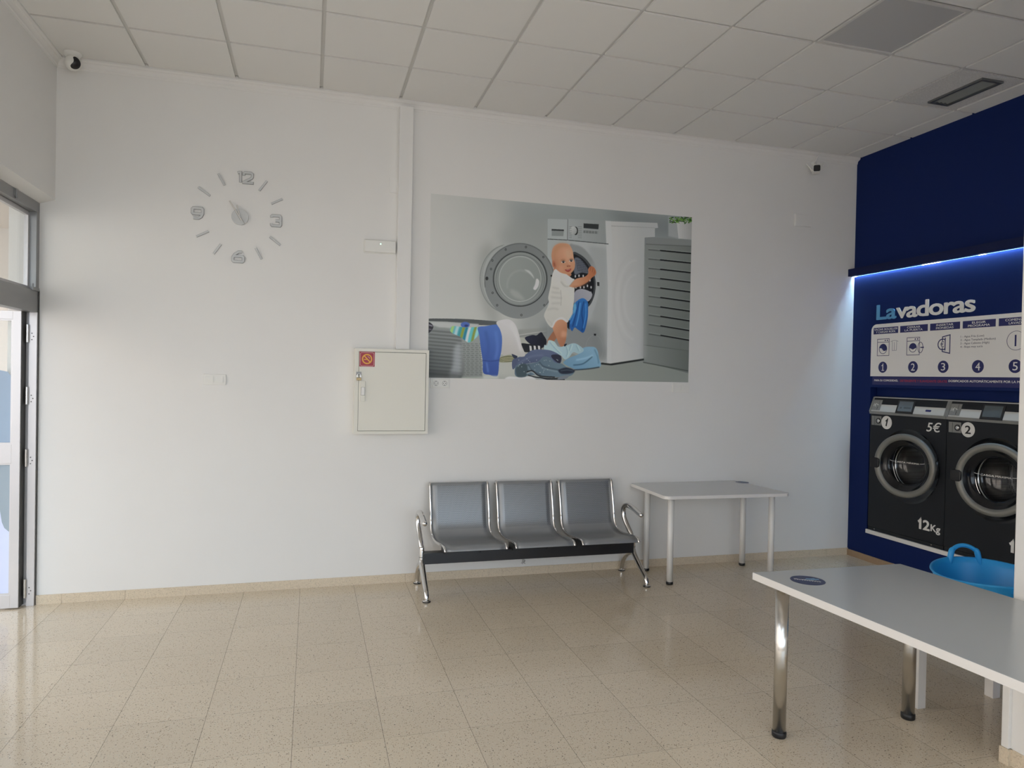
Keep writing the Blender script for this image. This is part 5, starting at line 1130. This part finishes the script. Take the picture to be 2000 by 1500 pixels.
# basket
paint([(60, 925), (150, 922), (320, 925), (470, 935), (560, 945), (560, 965), (430, 968), (60, 950)], (68, 72, 72), True, (84, 88, 88), ((100, 940), (520, 950)))
paint([(60, 940), (200, 945), (420, 962), (450, 1330), (60, 1338)], (150, 156, 154), False, (126, 131, 128), ((420, 1000), (300, 1330)))
paint([(60, 945), (160, 945), (420, 962), (420, 985), (60, 1000)], (178, 182, 180), False, soft=2)
for i in range(18):
    for j in range(5):
        a = 305 + j * 30 + (i % 2) * 6; b = 1100 + i * 13.5
        if b < 1325: pline([(a, b), (a + 20, b + 1)], 5, (100, 105, 102), soft=.6, al=.85)
paint([(60, 1000), (150, 985), (250, 1000), (300, 1040), (305, 1150), (300, 1338), (60, 1338)], (134, 139, 138), True, (96, 100, 98), ((200, 1050), (120, 1330)), soft=1.5)
for i in range(13):
    y = 1018 + i * 25; pline([(62, y - 12), (150, y - 4), (235, y + 3), (300, y + 12)], 8, (66 - i, 70 - i, 70 - i), soft=1.8, al=.85)
paint([(250, 1130), (290, 1100), (300, 1180), (290, 1330), (215, 1330), (240, 1250)], (178, 184, 190), soft=4, al=.65); paint([(60, 1290), (300, 1310), (300, 1340), (60, 1340)], (52, 54, 52), False, soft=6, al=.7)
paint([(60, 950), (90, 960), (100, 985), (80, 1015), (60, 1020)], (38, 36, 44)); pline([(62, 965), (95, 975)], 7, (170, 168, 178), soft=1); pline([(62, 995), (88, 1000)], 5, (130, 128, 140), soft=1)
paint(ell(325, 966, 32, 21), (72, 100, 172), soft=.6); paint(ell(333, 972, 14, 8), (34, 52, 108), soft=.8)
tow = [(218, 1000), (240, 975), (330, 985), (420, 985), (425, 1025), (400, 1060), (350, 1090), (290, 1050), (235, 1025)]
paint(tow, (98, 178, 186))
for a, c_ in ((228, (166, 202, 120)), (262, (176, 204, 214)), (288, (60, 150, 160)), (308, (138, 150, 56)), (330, (34, 122, 150)), (350, (206, 214, 216)), (372, (96, 188, 196)), (392, (134, 146, 58)), (410, (150, 206, 210))): pline([(a + 16, 960), (a - 4, 1030), (a - 18, 1100)], 19, c_, soft=1.2, clip=tow)
jn = [(415, 985), (470, 975), (550, 965), (572, 1000), (586, 1060), (582, 1150), (568, 1215), (555, 1325), (500, 1318), (455, 1302), (450, 1220), (435, 1120), (425, 1040)]
paint(jn, (76, 112, 186), True, (48, 76, 150), ((560, 1000), (470, 1300)))
pline([(470, 1010), (490, 1120), (478, 1210)], 14, (54, 82, 152), soft=3.5, al=.8, clip=jn); pline([(540, 1010), (555, 1120), (540, 1210)], 14, (96, 134, 206), soft=3.5, al=.8, clip=jn); pline([(448, 1216), (510, 1222), (570, 1214)], 4, (34, 56, 118), soft=.8); pline([(478, 1230), (490, 1300)], 8, (92, 126, 196), soft=2)
wc = [(545, 950), (590, 930), (640, 930), (680, 965), (705, 1030), (725, 1110), (750, 1180), (710, 1190), (650, 1170), (590, 1175), (588, 1060), (572, 1000)]
paint(wc, (206, 205, 206), True, (184, 182, 178), ((680, 1000), (600, 1170))); pline([(650, 960), (690, 1050), (720, 1150)], 10, (226, 225, 226), soft=3, al=.8, clip=wc)
paint([(460, 1325), (560, 1325), (560, 1345), (450, 1345)], (190, 194, 190), False, soft=2)
# sheet mesh with the print as vertex colour
L_ = np.where(img / 255 <= 0.04045, img / 255 / 12.92, ((img / 255 + 0.055) / 1.055) ** 2.4)
L_ = np.clip(L_ * 1.36, 0, 0.86)[::-1]
gx = np.linspace(PX0, PX1, GW + 1); gz = np.linspace(PZ0, PZ1, GH + 1)
VX_, VZ_ = np.meshgrid(gx, gz); nv = VX_.size
co = np.c_[VX_.ravel(), np.full(nv, -0.0015), VZ_.ravel()]
ii = (np.arange(GH)[:, None] * (GW + 1) + np.arange(GW)[None]).ravel()
quads = np.c_[ii, ii + 1, ii + GW + 2, ii + GW + 1]
me = bpy.data.meshes.new('print_sheet'); me.vertices.add(nv); me.vertices.foreach_set('co', co.ravel())
me.loops.add(quads.size); me.loops.foreach_set('vertex_index', quads.ravel().astype(np.int32))
me.polygons.add(len(quads)); me.polygons.foreach_set('loop_start', np.arange(0, quads.size, 4, dtype=np.int32))
me.update(calc_edges=True)
ca = me.color_attributes.new('print', 'FLOAT_COLOR', 'CORNER')
rgba = np.ones((len(quads), 4, 4), np.float32); rgba[:, :, :3] = L_.reshape(-1, 3)[:, None, :]
ca.data.foreach_set('color', rgba.ravel())
m = mat('poster_print', (0.5, 0.5, 0.5), 0.42, spec=0.35); vc = m.node_tree.nodes.new('ShaderNodeVertexColor'); vc.layer_name = 'print'
m.node_tree.links.new(vc.outputs[0], m.node_tree.nodes['Principled BSDF'].inputs['Base Color'])
me.materials.append(m)
t = thing('wall_poster', 'large colour poster of a baby in white beside an open washing machine', 'poster', ((PX0 + PX1) / 2, 0, PZ0))
o = bpy.data.objects.new('print_sheet', me); COL.objects.link(o); o.parent = t; o.matrix_parent_inverse = parent_matrix(t).inverted()
MB().box(PX0, -0.0014, PZ0, PX1, 0.0, PZ1).build('poster_backing', M_WHITE, t)
